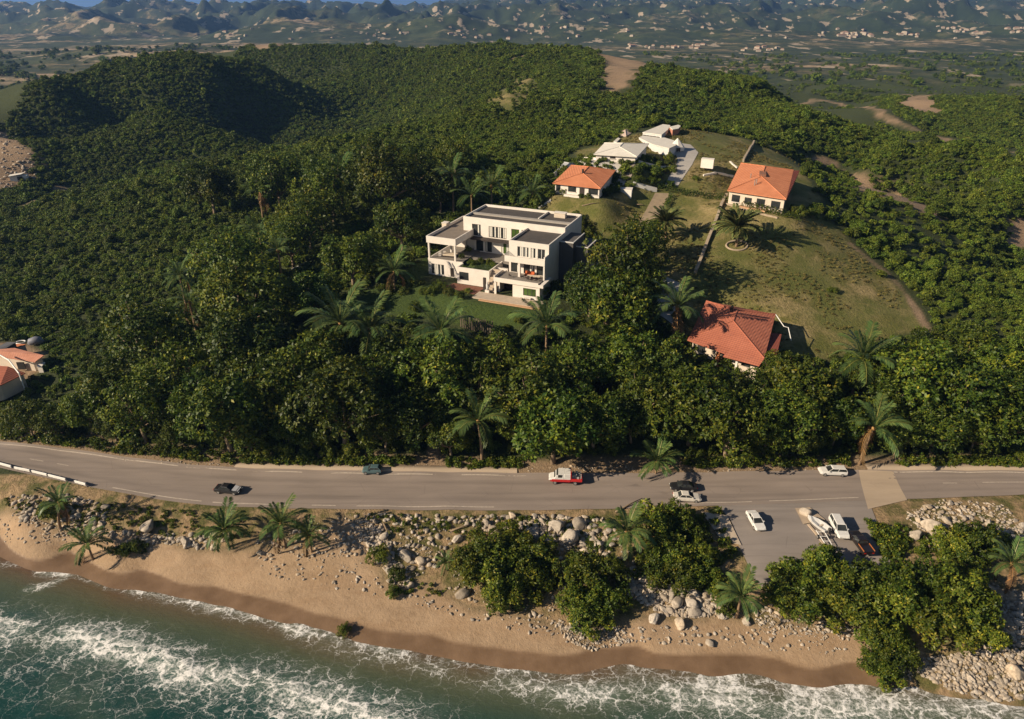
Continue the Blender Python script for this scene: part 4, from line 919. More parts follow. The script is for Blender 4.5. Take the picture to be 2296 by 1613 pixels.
# main block
wall_open(wl_, -27.0, 0.0, 11.0, 11.3, 7.9, 12.0, [(-24.6,-22.2,8.1,11.0),(-20.0,-15.2,8.1,10.9),(-13.9,-11.8,8.0,10.9),(-11.2,-9.95,8.1,10.9)])
wall_open(wl_, -24.2, -9.8, 11.0, 11.3, 4.0, 7.6, [(-23.6,-21.6,4.2,7.2),(-21.0,-19.2,4.2,7.2),(-16.6,-11.2,4.2,7.2)])
wl_.box(-27.0, -26.7, 11.3, 24.0, 4.0, 12.0); wl_.box(-0.3, 0.0, 11.3, 24.0, 4.0, 12.0); wl_.box(-27.0, 0.0, 23.7, 24.0, 0.0, 12.0)
# courtyard and left wing, ground storey
wall_open(wl_, -32.0, -22.5, 1.0, 1.3, 0.0, 4.2, [(-31.2,-27.6,0.2,2.9),(-25.9,-24.9,0.1,2.4)])
wall_open(wl_, -22.5, -14.0, -2.0, -1.7, 0.0, 4.1, [(-21.9,-19.4,1.0,3.0)])
wl_.box(-22.5, -22.2, -1.7, 1.0, 0.0, 4.1); wl_.box(-14.3, -14.0, -1.7, 6.0, 0.0, 4.1); wl_.box(-32.0, -31.7, 1.3, 21.0, 0.0, 4.2)
wl_.box(-32.0, -24.3, 12.0, 12.3, 4.2, 8.1); wl_.box(-14.0, -11.0, 2.0, 2.3, 0.0, 3.9)
wl_.build('wall', M_WHITE, VL)
sl_ = MB(); sl_.box(-11.2, 0.9, -5.7, 0.0, 3.3, 4.0); sl_.box(-9.8, 0.02, -2.6, 0.0, 7.35, 7.9); sl_.build('balcony', M_WHITE, VL)
fl_ = MB(); fl_.box(-11.0, -0.35, -5.4, 0.0, 4.0, 4.03); fl_.box(-9.6, -0.35, -2.35, 0.0, 7.9, 7.93); fl_.box(-31.7, -22.6, 1.3, 12.0, 4.15, 4.22); fl_.box(-24.0, -9.9, 5.5, 11.0, 3.6, 4.02); fl_.build('terrace_floor', M_TILEF, VL)
pp = MB()
pp.box(-9.8, 0.02, -2.6, -2.4, 7.9, 8.75)                                            # balcony front
pp.box(-11.2, -0.3, -5.7, -5.5, 4.0, 4.32); pp.box(-11.2, -11.0, -5.5, -1.0, 4.0, 4.6)
pp.box(-9.8, 0.0, 0.0, 0.28, 11.0, 11.62); pp.box(-0.28, 0.0, 0.28, 11.0, 11.0, 11.62); pp.box(-9.8, -9.52, 0.28, 11.0, 11.0, 11.62)
pp.box(-27.0, 0.0, 11.0, 11.28, 12.0, 12.65); pp.box(-27.0, -26.72, 11.28, 24.0, 12.0, 12.65); pp.box(-0.28, 0.0, 11.28, 24.0, 12.0, 12.65); pp.box(-26.72, -0.28, 23.72, 24.0, 12.0, 12.75)
pp.box(-32.2, -24.2, 1.0, 1.28, 8.1, 9.75); pp.box(-32.2, -31.92, 1.28, 21.0, 8.1, 9.75); pp.box(-24.48, -24.2, 1.28, 11.0, 8.1, 9.75); pp.box(-31.92, -27.0, 20.72, 21.0, 8.1, 9.75)
pp.box(-9.2, -8.9, 16.9, 23.7, 12.0, 12.6)
pp.build('parapet', M_WHITE, VL)
rf = MB(); rf.box(-9.5, -0.3, 0.3, 11.0, 10.9, 11.12); rf.build('roof', M_ROOFG, VL)
rf = MB(); rf.box(-26.7, -0.3, 11.3, 23.7, 11.9, 12.15); rf.build('roof', M_ROOFG, VL)
rf = MB(); rf.box(-31.9, -24.5, 1.3, 20.7, 8.4, 9.1); rf.build('roof', M_ROOFL, VL)
bx('roof_beam', simple('grey_roof_capping', (0.33,0.295,0.26), 0.85, 0.12, 1.0), VL, -26.7, -0.3, 15.4, 16.6, 12.15, 12.5)
bx('canopy', M_DARKW, VL, -24.2, -9.8, 9.0, 11.0, 7.55, 7.88)
cl = MB()
for u_, v_, w0, w1 in [(-31.9,1.1,4.2,8.1),(-24.75,1.1,4.2,8.1),(-28.4,6.0,4.2,8.1)]: bx('column', M_WHITE, VL, u_, u_+0.4, v_, v_+0.4, w0, w1)
bx('column', M_WHITE, VL, -6.5, -6.0, -2.5, -2.0, 4.03, 7.35)
for a_ in [(-7.7,-4.9,8.0,10.4,0.12,3),(-2.7,-0.9,8.0,10.4,0.12,2)]: window(VL, *a_[:5], nm=a_[5], fr=M_WFRAME, curtain=True)
window(VL, -4.4, -3.2, 8.0, 10.4, 0.12, 2, M_WFRAME, curtain=True)
for a_ in [(-9.3,-6.9),(-6.1,-3.4),(-2.9,-0.7)]: window(VL, a_[0], a_[1], 4.1, 6.9, 0.12, 2, curtain=a_[0] < -6)
window(VL, -4.0, -0.9, 0.9, 2.7, -5.3, 3, M_FRAME, M_GGLASS)
window(VL, -24.6, -22.2, 8.1, 11.0, 11.12, 2, curtain=True); window(VL, -20.0, -15.2, 8.1, 10.9, 11.12, 5, M_FRAME, curtain=True); window(VL, -13.9, -11.8, 8.0, 10.9, 11.12, 2, M_FRAME, M_GGLASS); window(VL, -11.2, -9.95, 8.1, 10.9, 11.12, 1)
window(VL, -23.6, -21.6, 4.2, 7.2, 11.12, 1, M_FRAME); window(VL, -21.0, -19.2, 4.2, 7.2, 11.12, 1, curtain=True); window(VL, -16.6, -11.2, 4.2, 7.2, 11.12, 4, M_WFRAME, M_GGLASS, curtain=True)
window(VL, -31.2, -27.6, 0.2, 2.9, 1.12, 4, M_WFRAME, curtain=True); window(VL, -21.9, -19.4, 1.0, 3.0, -1.9, 2)
bx('door', M_DARKW, VL, -25.9, -24.9, 1.1, 1.2, 0.1, 2.4); bx('door', M_DARKW, VL, -10.5, -7.0, -1.2, -1.0, 0.2, 3.2)  # second one: dark sheet standing for the shade inside the open recess
for nm_, m_, b_ in [('side_annex', M_GREYW, (0.05,3.4,7.0,15.5,0,10.4)), ('side_annex', M_GREYW, (3.4,6.4,9.0,17.0,0,9.0)), ('side_annex', M_WHITE2, (6.4,8.4,11.0,18.0,0,6.2))]: bx(nm_, m_, VL, *b_)
tr_ = MB(); tr_.box(0.05, 3.5, 7.0-0.05, 7.25, 10.4, 10.65); tr_.box(3.3, 3.5, 7.25, 15.5, 10.4, 10.65); tr_.box(3.5, 6.5, 8.95, 9.2, 9.0, 9.25); tr_.box(6.25, 6.5, 9.2, 17.0, 9.0, 9.25); tr_.build('annex_parapet', M_WHITE2, VL)
ch = bx('chimney', M_CREAM, VL, -6.3, -3.4, 20.6, 22.0, 12.15, 13.3); bx('chimney_cap', M_WHITE, ch, -6.45, -3.25, 20.45, 22.15, 13.3, 13.45)
ch = bx('chimney', M_CREAM, VL, -33.2, -31.9, 11.0, 12.6, 8.0, 10.2); bx('chimney_cap', M_WHITE, ch, -33.3, -31.8, 10.9, 12.7, 10.2, 10.35)
bx('roof_garden', simple('roof_lawn', (0.065,0.095,0.020), 0.95, 0.35, 2.0, bump=0.05), VL, -22.2, -14.3, -1.7, 5.5, 2.8, 3.35)
mp = MB(); mp.box(-19.5, -15.6, -0.2, 4.0, 3.35, 3.40); mp.build('pool', glass('dark_pool_water', (0.020,0.030,0.012), 0.1), VL)
rl = MB()
for k in range(13): x = -14.0+0.24*k; rl.box(x-0.03, x+0.03, 1.9, 1.95, 3.9, 4.95)
rl.box(-14.1, -11.0, 1.88, 1.97, 4.95, 5.02); rl.build('railing', M_FRAME, VL)
rl = MB()
for k in range(14): y = -2.3+0.18*k; rl.box(-9.9, -9.85, y, y+0.03, 7.9, 8.95)
rl.box(-9.92, -9.83, -2.4, 0.1, 8.95, 9.0); rl.build('railing', M_METAL, VL)
st = MB()
for k in range(9): st.box(-13.9, -11.3, -4.6+0.55*k, -4.05+0.55*k, 0, 0.45*(k+1))
st.build('outside_stairs', M_PAVE, VL)
bx('gate_post', M_DARKW, VL, -14.6, -13.9, -4.2, -3.9, 0, 3.2)
dk = MB(); dk.box(-15.0, 1.6, -9.4, -5.5, -1.6, 0.22); dk.build('deck', M_PAVE, VL)
bx('deck_edge', M_DECK, VL, -13.0, 1.6, -10.2, -9.4, -1.6, 0.12)
sp = MB(); sp.box(-15.6, -3.0, -11.2, -10.2, -1.8, -0.12); sp.box(-16.0, -4.0, -12.0, -11.2, -1.9, -0.40); sp.build('garden_steps', M_WHITE, VL)
# loose things of the villa
def vthing(name, label, cat, u, v, w, rz=0.0, group=None):
    p = villa_xy(u, v); return tag(empty(name, (p[0], p[1], VILLA_Z+w), R(-23)+rz), label, cat, group)
t = vthing('patio_table', 'beige covered long table with chairs on the middle terrace of the villa', 'table', -2.6, -2.6, 4.03, 0.2)
bx('tabletop', M_BEIGE, t, -1.5, 1.5, -0.6, 0.6, 0.70, 0.78)
for sx_ in (-1.3, 1.3):
    for sy_ in (-0.45, 0.45): bx('leg', M_DARKW, t, sx_-0.05, sx_+0.05, sy_-0.05, sy_+0.05, 0, 0.70)
for k, (u_, v_) in enumerate([(-3.6,-3.7),(-2.5,-3.8),(-1.4,-3.7),(-5.2,-3.0),(-8.0,-3.6)]):
    t = vthing('terrace_chair', 'dark chair at the beige table on the middle terrace' if k < 3 else ('dark chair left of the table on the middle terrace' if k == 3 else 'dark chair standing alone near the terrace column'), 'chair', u_, v_, 4.03, k*0.7, 'dark chairs at the beige table' if k < 3 else None)
    bx('seat', M_DARKW, t, -0.25, 0.25, -0.25, 0.25, 0.40, 0.47); bx('backrest', M_DARKW, t, -0.25, 0.25, 0.21, 0.26, 0.47, 0.95)
    for a_ in (-0.22, 0.18):
        for b_ in (-0.22, 0.18): bx('leg', M_DARKW, t, a_, a_+0.04, b_, b_+0.04, 0, 0.40)
t = vthing('sofa', 'orange red sofa against the glass on the middle terrace', 'sofa', -4.3, -0.8, 4.03); bx('seat', M_ORANGE, t, -1.1, 1.1, -0.4, 0.4, 0.05, 0.45); bx('backrest', M_ORANGE, t, -1.1, 1.1, 0.2, 0.42, 0.45, 0.95)
t = vthing('lounge_bed', 'large pale daybed under the left wing roof of the villa', 'daybed', -27.4, 4.2, 4.22, 0.15); bx('mattress', M_BEIGE, t, -1.7, 1.7, -1.0, 1.0, 0.3, 0.65, bevel=0.08); bx('frame', M_DARKW, t, -1.75, 1.75, -1.05, 1.05, 0, 0.3)
for k, u_ in enumerate((-29.9, -29.0)):
    t = vthing('lounge_chair', 'white lounge chair beside the daybed on the left terrace', 'lounge chair', u_, 3.3+k*0.9, 4.22, 0.5, 'white lounge chairs on the left terrace'); bx('seat', M_WHITE, t, -0.35, 0.35, -0.8, 0.5, 0.2, 0.4); MB().prism([(-0.35,0.45),(0.35,0.45),(0.35,0.6),(-0.35,0.6)], 0.3, 0.95).build('backrest', M_WHITE, t)
t = vthing('garden_bench', 'white bench on the deck below the ground floor window', 'bench', -2.6, -5.9, 0.22); bx('seat', M_WHITE, t, -1.1, 0.7, -0.3, 0.25, 0.35, 0.5); bx('leg', M_WHITE, t, -1.0, -0.9, -0.25, 0.2, 0, 0.35); bx('leg', M_WHITE, t, 0.5, 0.6, -0.25, 0.2, 0, 0.35)
t = vthing('statue', 'pale statue like figure on a plinth beside the villa entrance', 'statue', -13.0, -5.2, 0.0)
bx('plinth', M_WHITE, t, -0.5, 0.5, -0.4, 0.4, 0, 0.8); MB().tube([(0,0,0.8),(0.05,0,1.5),(-0.05,0,2.1),(0,0,2.45),(0.02,0,2.75)], [0.32,0.36,0.30,0.14,0.17], 9).build('figure', M_WHITE2, t, smooth=True)
vb = [villa_xy(-24,-5.5), villa_xy(-15.5,-7.5)]; vb2 = [villa_xy(-23.2,-2.4), villa_xy(-14.8,-2.4)]
tag(ruled('planting_bed', vb, vb2, M_BED, 0.12, 5, 0.8), 'red brown planting bed along the foot of the villa courtyard wall', 'planting bed')
for k, (u_, v_, r_) in enumerate([(-19.5,4.6,0.9),(-17.2,4.9,0.8),(-15.5,3.6,0.7),(-20.8,2.6,0.9),(-21.3,-0.4,0.6),(-25.0,9.0,0.9),(-12.3,10.2,1.0),(-24.2,4.0,0.7)]):
    p = villa_xy(u_, v_); o = link('shrub', SHR[k % 4], None, (p[0], p[1], VILLA_Z+(3.3 if k < 5 else 4.2)-r_*0.55), (0, 0, k), (r_, r_, r_*1.1)); tag(o, ['green bush at the back of the roof garden of the villa courtyard','green bush in the roof garden beside the pool'][k in (3, 4)] if k < 5 else 'potted green plant on the villa terrace by the windows', 'shrub', ['bushes at the back of the roof garden','bushes beside the roof pool'][k in (3, 4)] if k < 5 else 'potted plants on the villa terraces')

# ------------------------------------------------------------------ tiled houses of the hill
def hip_house(name, label, C, gz, wallm, roofm, ridge_h, ra, rb, inset=0.7, wins=(), ridge_flat=0.0, door=None, roof_th=0.22):
    cx = sum(p[0] for p in C)/4; cy = sum(p[1] for p in C)/4; e = empty(name, (cx, cy, gz)); tag(e, label, 'house')
    L = [Vector((p[0]-cx, p[1]-cy, p[2]-gz)) for p in C]; mid = sum(L, Vector())/4
    W = [p + (Vector((mid.x, mid.y, 0))-Vector((p.x, p.y, 0))).normalized()*inset*1.3 for p in L]
    MB().prism([(p.x, p.y) for p in W], -1.2, [p.z-0.02 for p in W]).build('wall', wallm, e)
    f = (L[0]+L[1])/2; bk = (L[3]+L[2])/2
    r0 = f.lerp(bk, ra) + Vector((0, 0, ridge_h)); r1 = f.lerp(bk, rb) + Vector((0, 0, ridge_h))
    m = MB(); dn = Vector((0, 0, -roof_th)); vs = [tuple(p) for p in L] + [tuple(p+dn) for p in L] + [tuple(r0), tuple(r1)]
    m.add(vs, [(0,1,8),(1,2,9,8),(2,3,9),(3,0,8,9),(7,6,5,4),(0,4,5,1),(1,5,6,2),(2,6,7,3),(3,7,4,0)]); rf = m.build('roof', roofm, e)
    hp = MB()
    for a_, b_ in ((L[0], r0), (L[1], r0), (L[2], r1), (L[3], r1), (r0, r1)): hp.tube([a_+Vector((0,0,0.03)), b_+Vector((0,0,0.03))], 0.13, 5)
    hp.build('ridge_tiles', roofm, rf)
    d = (W[1]-W[0]); d.z = 0; ln = d.length; d.normalize(); nrm = Vector((d.y, -d.x, 0))
    def fb(nm, mat, parent, a0, a1, n0, n1, z0, z1):
        q0 = Vector((W[0].x, W[0].y, 0)); P4 = [q0+d*a0+nrm*n0, q0+d*a1+nrm*n0, q0+d*a1+nrm*n1, q0+d*a0+nrm*n1]
        return MB().prism([(p.x, p.y) for p in P4], z0, z1).build(nm, mat, parent)
    for a0, a1, z0, z1 in wins:
        w = fb('window', M_FRAME, e, a0*ln, a1*ln, -0.05, 0.06, z0, z1); k = (a1-a0)*ln
        fb('pane', M_GLASS, w, a0*ln+0.1, a0*ln+k*0.48, 0.06, 0.08, z0+0.1, z1-0.1); fb('pane', M_GLASS, w, a0*ln+k*0.52, a1*ln-0.1, 0.06, 0.08, z0+0.1, z1-0.1)
        fb('sill', M_WHITE, w, a0*ln-0.1, a1*ln+0.1, 0.0, 0.2, z0-0.14, z0)
    if door: fb('door', M_DARKW, e, door[0]*ln, door[1]*ln, -0.05, 0.07, 0.0, 2.3)
    return e, L, (r0, r1), fb, ln
h2, L2, rr, fb, ln = hip_house('tiled_house', 'house with big bright orange tiled hip roof on the right of the hill top', H2C, H2Z, M_CREAM, M_TILE, 1.7, 0.40, 0.78, wins=[(0.06,0.21,1.0,2.9),(0.30,0.43,0.9,2.7),(0.52,0.67,1.0,2.9),(0.78,0.94,1.0,2.9)])
fb('porch_step', M_DECK, h2, 0.25*ln, 0.75*ln, 0.1, 1.6, -0.8, 0.35)
ax = [H2C[1], H2C[2], at_z(1793,383,36.2), at_z(1768,440,32.8)]
q0 = h2.location
m = MB(); m.add([(p[0]-q0.x, p[1]-q0.y, p[2]-q0.z-d_) for d_ in (0, 0.2) for p in ax], [(0,1,2,3),(7,6,5,4),(0,4,5,1),(1,5,6,2),(2,6,7,3),(3,7,4,0)]); m.build('lean_to_roof', M_TILE_SHADE, h2)  # strip facing away from the sun, its shade carried by the darker tile colour
c_ = rr[0].lerp(rr[1], 0.3); mp = MB(); mp.box(-0.9, 0.9, -2.6, 2.6, -0.35, 0.22); mp.build('roof_vent', simple('brown_roof_sheet', (0.22,0.10,0.06), 0.8, 0.2, 2.0), h2, c_, (0, 0, R(-18)))
for t_, s_ in ((0.35, (0.25, 0.6)), (0.7, (0.55, 0.35)), (0.2, (0.1, 0.5))):
    p = L2[0].lerp(rr[0], 0.5).lerp(L2[3], s_[0]*0.6).lerp(L2[1], s_[1]*0.5); MB().tube([(0,0,-0.6),(0,0,1.2)], 0.12, 7).build('vent_pipe', M_METAL, h2, (p.x, p.y, p.z+0.6))
h3, L3, rr3, fb3, ln3 = hip_house('tiled_house', 'small low house with orange hip roof between the villa and the white buildings', H3C, H3Z, M_WHITE, M_TILE, 1.7, 0.36, 0.72, wins=[(0.02,0.12,0.6,2.6),(0.30,0.48,0.9,2.6),(0.76,0.97,0.8,2.6)], door=(0.56, 0.67))
mp = MB(); mp.tube([(0,0,-0.4),(0,0,1.1)], 0.3, 8); mp.build('chimney', M_DARKW, h3, rr3[0])
fb3('porch_step', M_WHITE, h3, 0.25*ln3, 0.60*ln3, 0.1, 1.5, -0.8, 0.25)
h4, L4, rr4, fb4, ln4 = hip_house('tiled_house', 'house with worn dull red roof at the lower foot of the grass hill', H4C, H4Z, M_CREAM, M_TILER, 1.9, 0.42, 0.70, wins=[(0.08,0.20,0.8,2.4),(0.55,0.66,0.8,2.4),(0.74,0.86,0.6,2.5)], door=(0.47, 0.52))
pr = [L4[0].lerp(L4[1], 0.0), L4[0].lerp(L4[1], 0.55)]; dd = (L4[1]-L4[0]).normalized(); nn_ = Vector((dd.y, -dd.x, 0))
m = MB(); P_ = [pr[0], pr[1], pr[1]+nn_*1.8-Vector((0,0,0.5)), pr[0]+nn_*1.2-Vector((0,0,0.35))]
P2 = [L4[0].lerp(L4[1], 0.55), L4[1], L4[1]+nn_*2.2-Vector((0,0,0.7)), pr[1]+nn_*2.6-Vector((0,0,0.8))]
for Q in (P_, P2): m.add([tuple(p-Vector((0,0,d_))) for d_ in (0.02, 0.2) for p in Q], [(0,1,2,3),(7,6,5,4),(0,4,5,1),(1,5,6,2),(2,6,7,3),(3,7,4,0)])
m.build('porch_roof', M_TILER, h4)
fb4('porch_post', simple('orange_render', (0.42,0.15,0.06), 0.9, 0.2, 2.0), h4, 0.42*ln4, 0.47*ln4, 1.2, 1.9, -0.8, 2.9); fb4('porch_post', M_WHITE, h4, 0.70*ln4, 0.73*ln4, 1.2, 1.6, -0.8, 2.9); fb4('garden_wall', M_CREAM, h4, 0.76*ln4, 1.0*ln4, 1.5, 1.8, -0.8, 1.6)
mp = MB(); mp.tube([(0,0,-0.6),(0,0,0.9)], 0.35, 8); mp.build('chimney', M_DARKW, h4, rr4[1]+Vector((-1.2, 0, 0)))
mp = MB(); p0 = L4[2]; mp.tube([p0, p0+Vector((1.0,-3,-1.5)), p0+Vector((1.8,-3.4,-1.6)), p0+Vector((2.0,-5.5,-3.6))], 0.09, 6); mp.build('drain_pipe', M_WMETAL, h4)
mp = MB(); mp.box(-1.5, 1.5, -6.0, 3.0, -1.5, 0); mp.build('side_wall', M_TILE_SHADE, h4, (L4[1]+L4[2])/2+Vector((0.8, 0.5, -1.0)), (0, 0, R(-24)))
h5, L5, rr5, fb5, ln5 = hip_house('white_house', 'low white house with a broad white hip roof on the hill top', H5C, H5Z, M_WHITE, simple('white_roof_tiles', (0.60,0.56,0.50), 0.85, 0.12, 0.7, bump=0.02), 1.3, 0.35, 0.65, wins=[(0.36,0.50,1.0,2.0)])
def flat_block(name, label, px, z, h, wallm, roofm, cat='building', par=0.0):
    P_ = [at_z(x, y, z)[:2] for x, y in px]; cx = sum(p[0] for p in P_)/len(P_); cy = sum(p[1] for p in P_)/len(P_)
    e = empty(name, (cx, cy, z-h)); tag(e, label, cat); Q = [(p[0]-cx, p[1]-cy) for p in P_]
    MB().prism(Q, -1.5, h-0.25).build('wall', wallm, e); MB().prism([(p[0]*1.02, p[1]*1.02) for p in Q], h-0.25, h).build('roof', roofm, e)
    return e, Q
M_WROOF = MATS['white_roof_tiles']
def rc(x, y): return (1195.8+0.2792*x, 248.7+0.2792*y)      # positions measured on an enlarged crop
flat_block('white_hall', 'long white flat roofed hall behind the white hip roofed house', [rc(850,215),(1195.8+0.2792*905,248.7+0.2792*188),rc(1000,200),rc(1130,238),rc(1145,275),rc(1090,300),rc(960,268)], 39.4, 1.7, M_WHITE2, M_WROOF)
e, Q = flat_block('white_building', 'farthest white building with a row of dark windows at the top of the hill', [rc(880,172),rc(1040,108),rc(1100,116),rc(1080,150),rc(1030,192)], 40.4, 2.6, M_WHITE2, M_WROOF)
for k in range(5):
    t_ = 0.12+0.18*k; a_ = Vector((Q[0][0], Q[0][1], 0)).lerp(Vector((Q[4][0], Q[4][1], 0)), t_); MB().box(-0.5, 0.5, -0.5, 0.1, 0.9, 1.8).build('window', M_FRAME, e, a_, (0, 0, math.atan2(Q[4][1]-Q[0][1], Q[4][0]-Q[0][0])))
flat_block('outbuilding', 'small outbuilding with a reddish end wall at the back of the hill top', [rc(1095,128),rc(1165,112),rc(1183,122),rc(1165,142),rc(1120,150)], 41.0, 3.0, M_TILEP, M_WROOF)
flat_block('shed', 'little white lean-to left of the white hip roofed house', [rc(645,245),rc(680,215),rc(698,222),rc(668,252)], 38.4, 2.2, M_WHITE2, M_WROOF, 'shed')
C_ = [at_z(*rc(672,184), 39.0), at_z(*rc(745,204), 39.0), at_z(*rc(805,168), 39.4), at_z(*rc(735,148), 39.4)]
hip_house('garden_pavilion', 'small pavilion with pale pink hip roof at the left back of the hill top', C_, 37.2, M_CREAM, simple('pale_pink_roof', (0.46,0.36,0.30), 0.85, 0.12, 1.0), 1.0, 0.45, 0.6, inset=0.5)
p = on_ground(1517, 337); e = empty('white_tent', p); tag(e, 'white cone shaped tent at the top of the concrete drive', 'tent')
MB().tube([(0,0,0),(0,0,1.2),(0,0,2.6),(0,0,3.8)], [2.6,2.4,1.2,0.12], 8).build('canvas', M_WHITE, e); MB().box(-0.6, 0.6, -2.55, -2.2, 0, 1.1).build('opening', M_DARKW, e)
C_ = [at_z(1242,388,34.4), at_z(1288,378,34.4), at_z(1300,366,35.0), at_z(1265,364,35.6)]
hip_house('grey_shed', 'shed with pale grey pitched roof half hidden behind the small orange roofed house', C_, 31.5, M_WHITE2, simple('grey_sheet_roof', (0.42,0.42,0.42), 0.7, 0.1, 0.8), 0.8, 0.4, 0.6, inset=0.4)
def slab(name, px, mat, off, label=None, cat=None):
    G = [on_ground(x, y) for x, y in px]; o = ruled(name, [G[0], G[3]], [G[1], G[2]], mat, off, 6, 0.9); 
    if label: tag(o, label, cat)
    else: tag(o, kind='structure')
    return o
slab('terrace', [rc(330,470),rc(490,480),rc(530,410),rc(370,400)], M_DRIVE, 0.16); slab('terrace', [rc(500,485),rc(680,500),rc(720,425),rc(545,415)], M_DRIVE, 0.16); slab('pavement', [rc(690,540),rc(770,560),rc(855,440),rc(720,430)], M_ROAD, 0.16)
slab('terrace', [rc(590,620),rc(700,640),rc(745,555),rc(655,550)], M_DRIVE, 0.18); slab('forecourt', [rc(960,320),rc(1120,370),rc(1240,310),rc(1150,250)], M_DRIVE, 0.16)
slab('yard', [(1462,700),(1515,735),(1530,640),(1490,620)], M_DRIVE, 0.14)

# ------------------------------------------------------------------ low walls, fence, hedges
def low_wall(px, h, th, mat, label, name='garden_wall', cat='wall'):
    P_ = resample([on_ground(x, y) for x, y in px], 1.5); o_ = P_[0]; T = np.gradient(P_, axis=0); T /= np.hypot(T[:, 0], T[:, 1])[:, None]; Nn = np.c_[-T[:, 1], T[:, 0]]*th/2
    V = []; F = []; rng = random.Random(len(P_))
    for i_ in range(len(P_)):
        z = hz(*P_[i_]); hh = h*rng.uniform(0.92, 1.08)
        for s_, zz in ((-1, z-0.4), (-1, z+hh), (1, z+hh), (1, z-0.4)): V.append((P_[i_][0]+s_*Nn[i_][0], P_[i_][1]+s_*Nn[i_][1], zz))
        if i_:
            k = 4*i_
            for m_ in range(4): F.append((k-4+m_, k-4+(m_+1) % 4, k+(m_+1) % 4, k+m_))
    F += [(0, 1, 2, 3), (len(V)-4, len(V)-1, len(V)-2, len(V)-3)]
    m = MB(); m.add(V, F); return tag(m.build(name, mat), label, cat)
M_STONE = simple('weathered_wall_stone', (0.33,0.26,0.185), 0.9, 0.3, 1.2, bump=0.05)
low_wall([(1690,321),(1678,343),(1666,364)], 1.0, 0.6, M_STONE, 'long pale stone wall climbing to the crest behind the big orange roofed house')
low_wall([(1629,440),(1612,478),(1596,520),(1584,550),(1572,582),(1559,613)], 0.9, 0.7, M_STONE, 'straight stone wall running downhill between the two date palms')
low_wall([rc(390,397),rc(520,405),rc(720,418),rc(900,435),rc(1115,458)], 0.8, 0.4, M_WHITE, 'white garden wall in front of the white hip roofed house')
low_wall([rc(800,600),rc(880,622),rc(990,650)], 1.1, 0.4, M_WHITE2, 'short pale wall at the lower end of the gardens above the dirt path')
low_wall([rc(1365,525),rc(1420,515),rc(1475,503),rc(1540,515),rc(1605,530)], 0.5, 0.5, M_WHITE, 'crooked white wall across the grass left of the big orange roofed house')
low_wall([rc(1580,412),rc(1605,440),rc(1638,462)], 0.35, 0.5, M_WHITE, 'short broken white wall piece behind the big orange roofed house')
low_wall([rc(1545,752),rc(1700,800),rc(1850,840),rc(1960,865)], 0.4, 0.4, M_STONE, 'low kerb like wall in front of the hedge of the big orange roofed house')
low_wall([rc(20,800),rc(80,760),rc(140,725)], 0.5, 0.4, M_WHITE2, 'pale wall line on the grass just behind the villa roof')
low_wall([(655,607),(672,600),(690,590)], 0.6, 0.4, M_WHITE2, 'bit of pale wall showing through the grove left of the villa')
e, Q = flat_block('white_container', 'small white boxy container on the grass right of the drive', [rc(1350,385),rc(1450,395),rc(1456,382),rc(1360,374)], 37.6, 1.2, M_WHITE, M_WHITE, 'container')
e, Q = flat_block('white_container', 'small pale boxy hut beside the terrace of the small orange roofed house', [rc(688,625),rc(790,640),rc(800,615),rc(715,600)], 32.3, 1.0, M_WHITE2, M_WHITE, 'hut')
def hedge(px, h, w, label, tone=0.35):
    P_ = resample([on_ground(x, y) for x, y in px], 0.45); rng = np.random.default_rng(len(P_)); C = []; N_ = []
    for p in P_:
        z = hz(*p)
        for _ in range(9):
            a = rng.uniform(-0.3, 3.44); C.append((p[0]+rng.normal(0, .25), p[1]+math.cos(a)*w*0.5, z+max(0.1, h*(0.15+0.85*math.sin(max(0.0, min(a, 3.14)))))*rng.uniform(0.7, 1.1))); N_.append((0, math.cos(a), math.sin(a)+0.4))
    V, F, t_ = leaf_quads(np.array(C), unit(np.array(N_)), 0.34, rng, 6, tintb=np.full(len(C), tone)+rng.normal(0, .1, len(C)))
    return tag(link('hedge', np_mesh('hedge', V, F, M_LEAF, False, {'tint': t_})), label, 'hedge')
hedge([rc(1000,625),rc(1130,650),rc(1280,680),rc(1400,700),rc(1540,715)], 1.5, 2.2, 'long dark hedge crossing the hill from the dirt path to the big orange roofed house')
hedge([rc(1545,735),rc(1700,775),rc(1850,810),rc(2000,845),rc(2130,880)], 1.6, 2.0, 'dark hedge along the front of the big orange roofed house')
hedge([rc(450,380),rc(560,392),rc(700,402)], 1.2, 1.6, 'hedge below the front wall of the white hip roofed house')
hedge([rc(840,462),rc(930,470),rc(1020,480)], 1.1, 1.6, 'hedge on the garden terrace left of the concrete drive')
hedge([rc(1100,690),rc(1080,740),rc(1050,800)], 1.2, 2.0, 'loose hedge along the right edge of the dirt path')
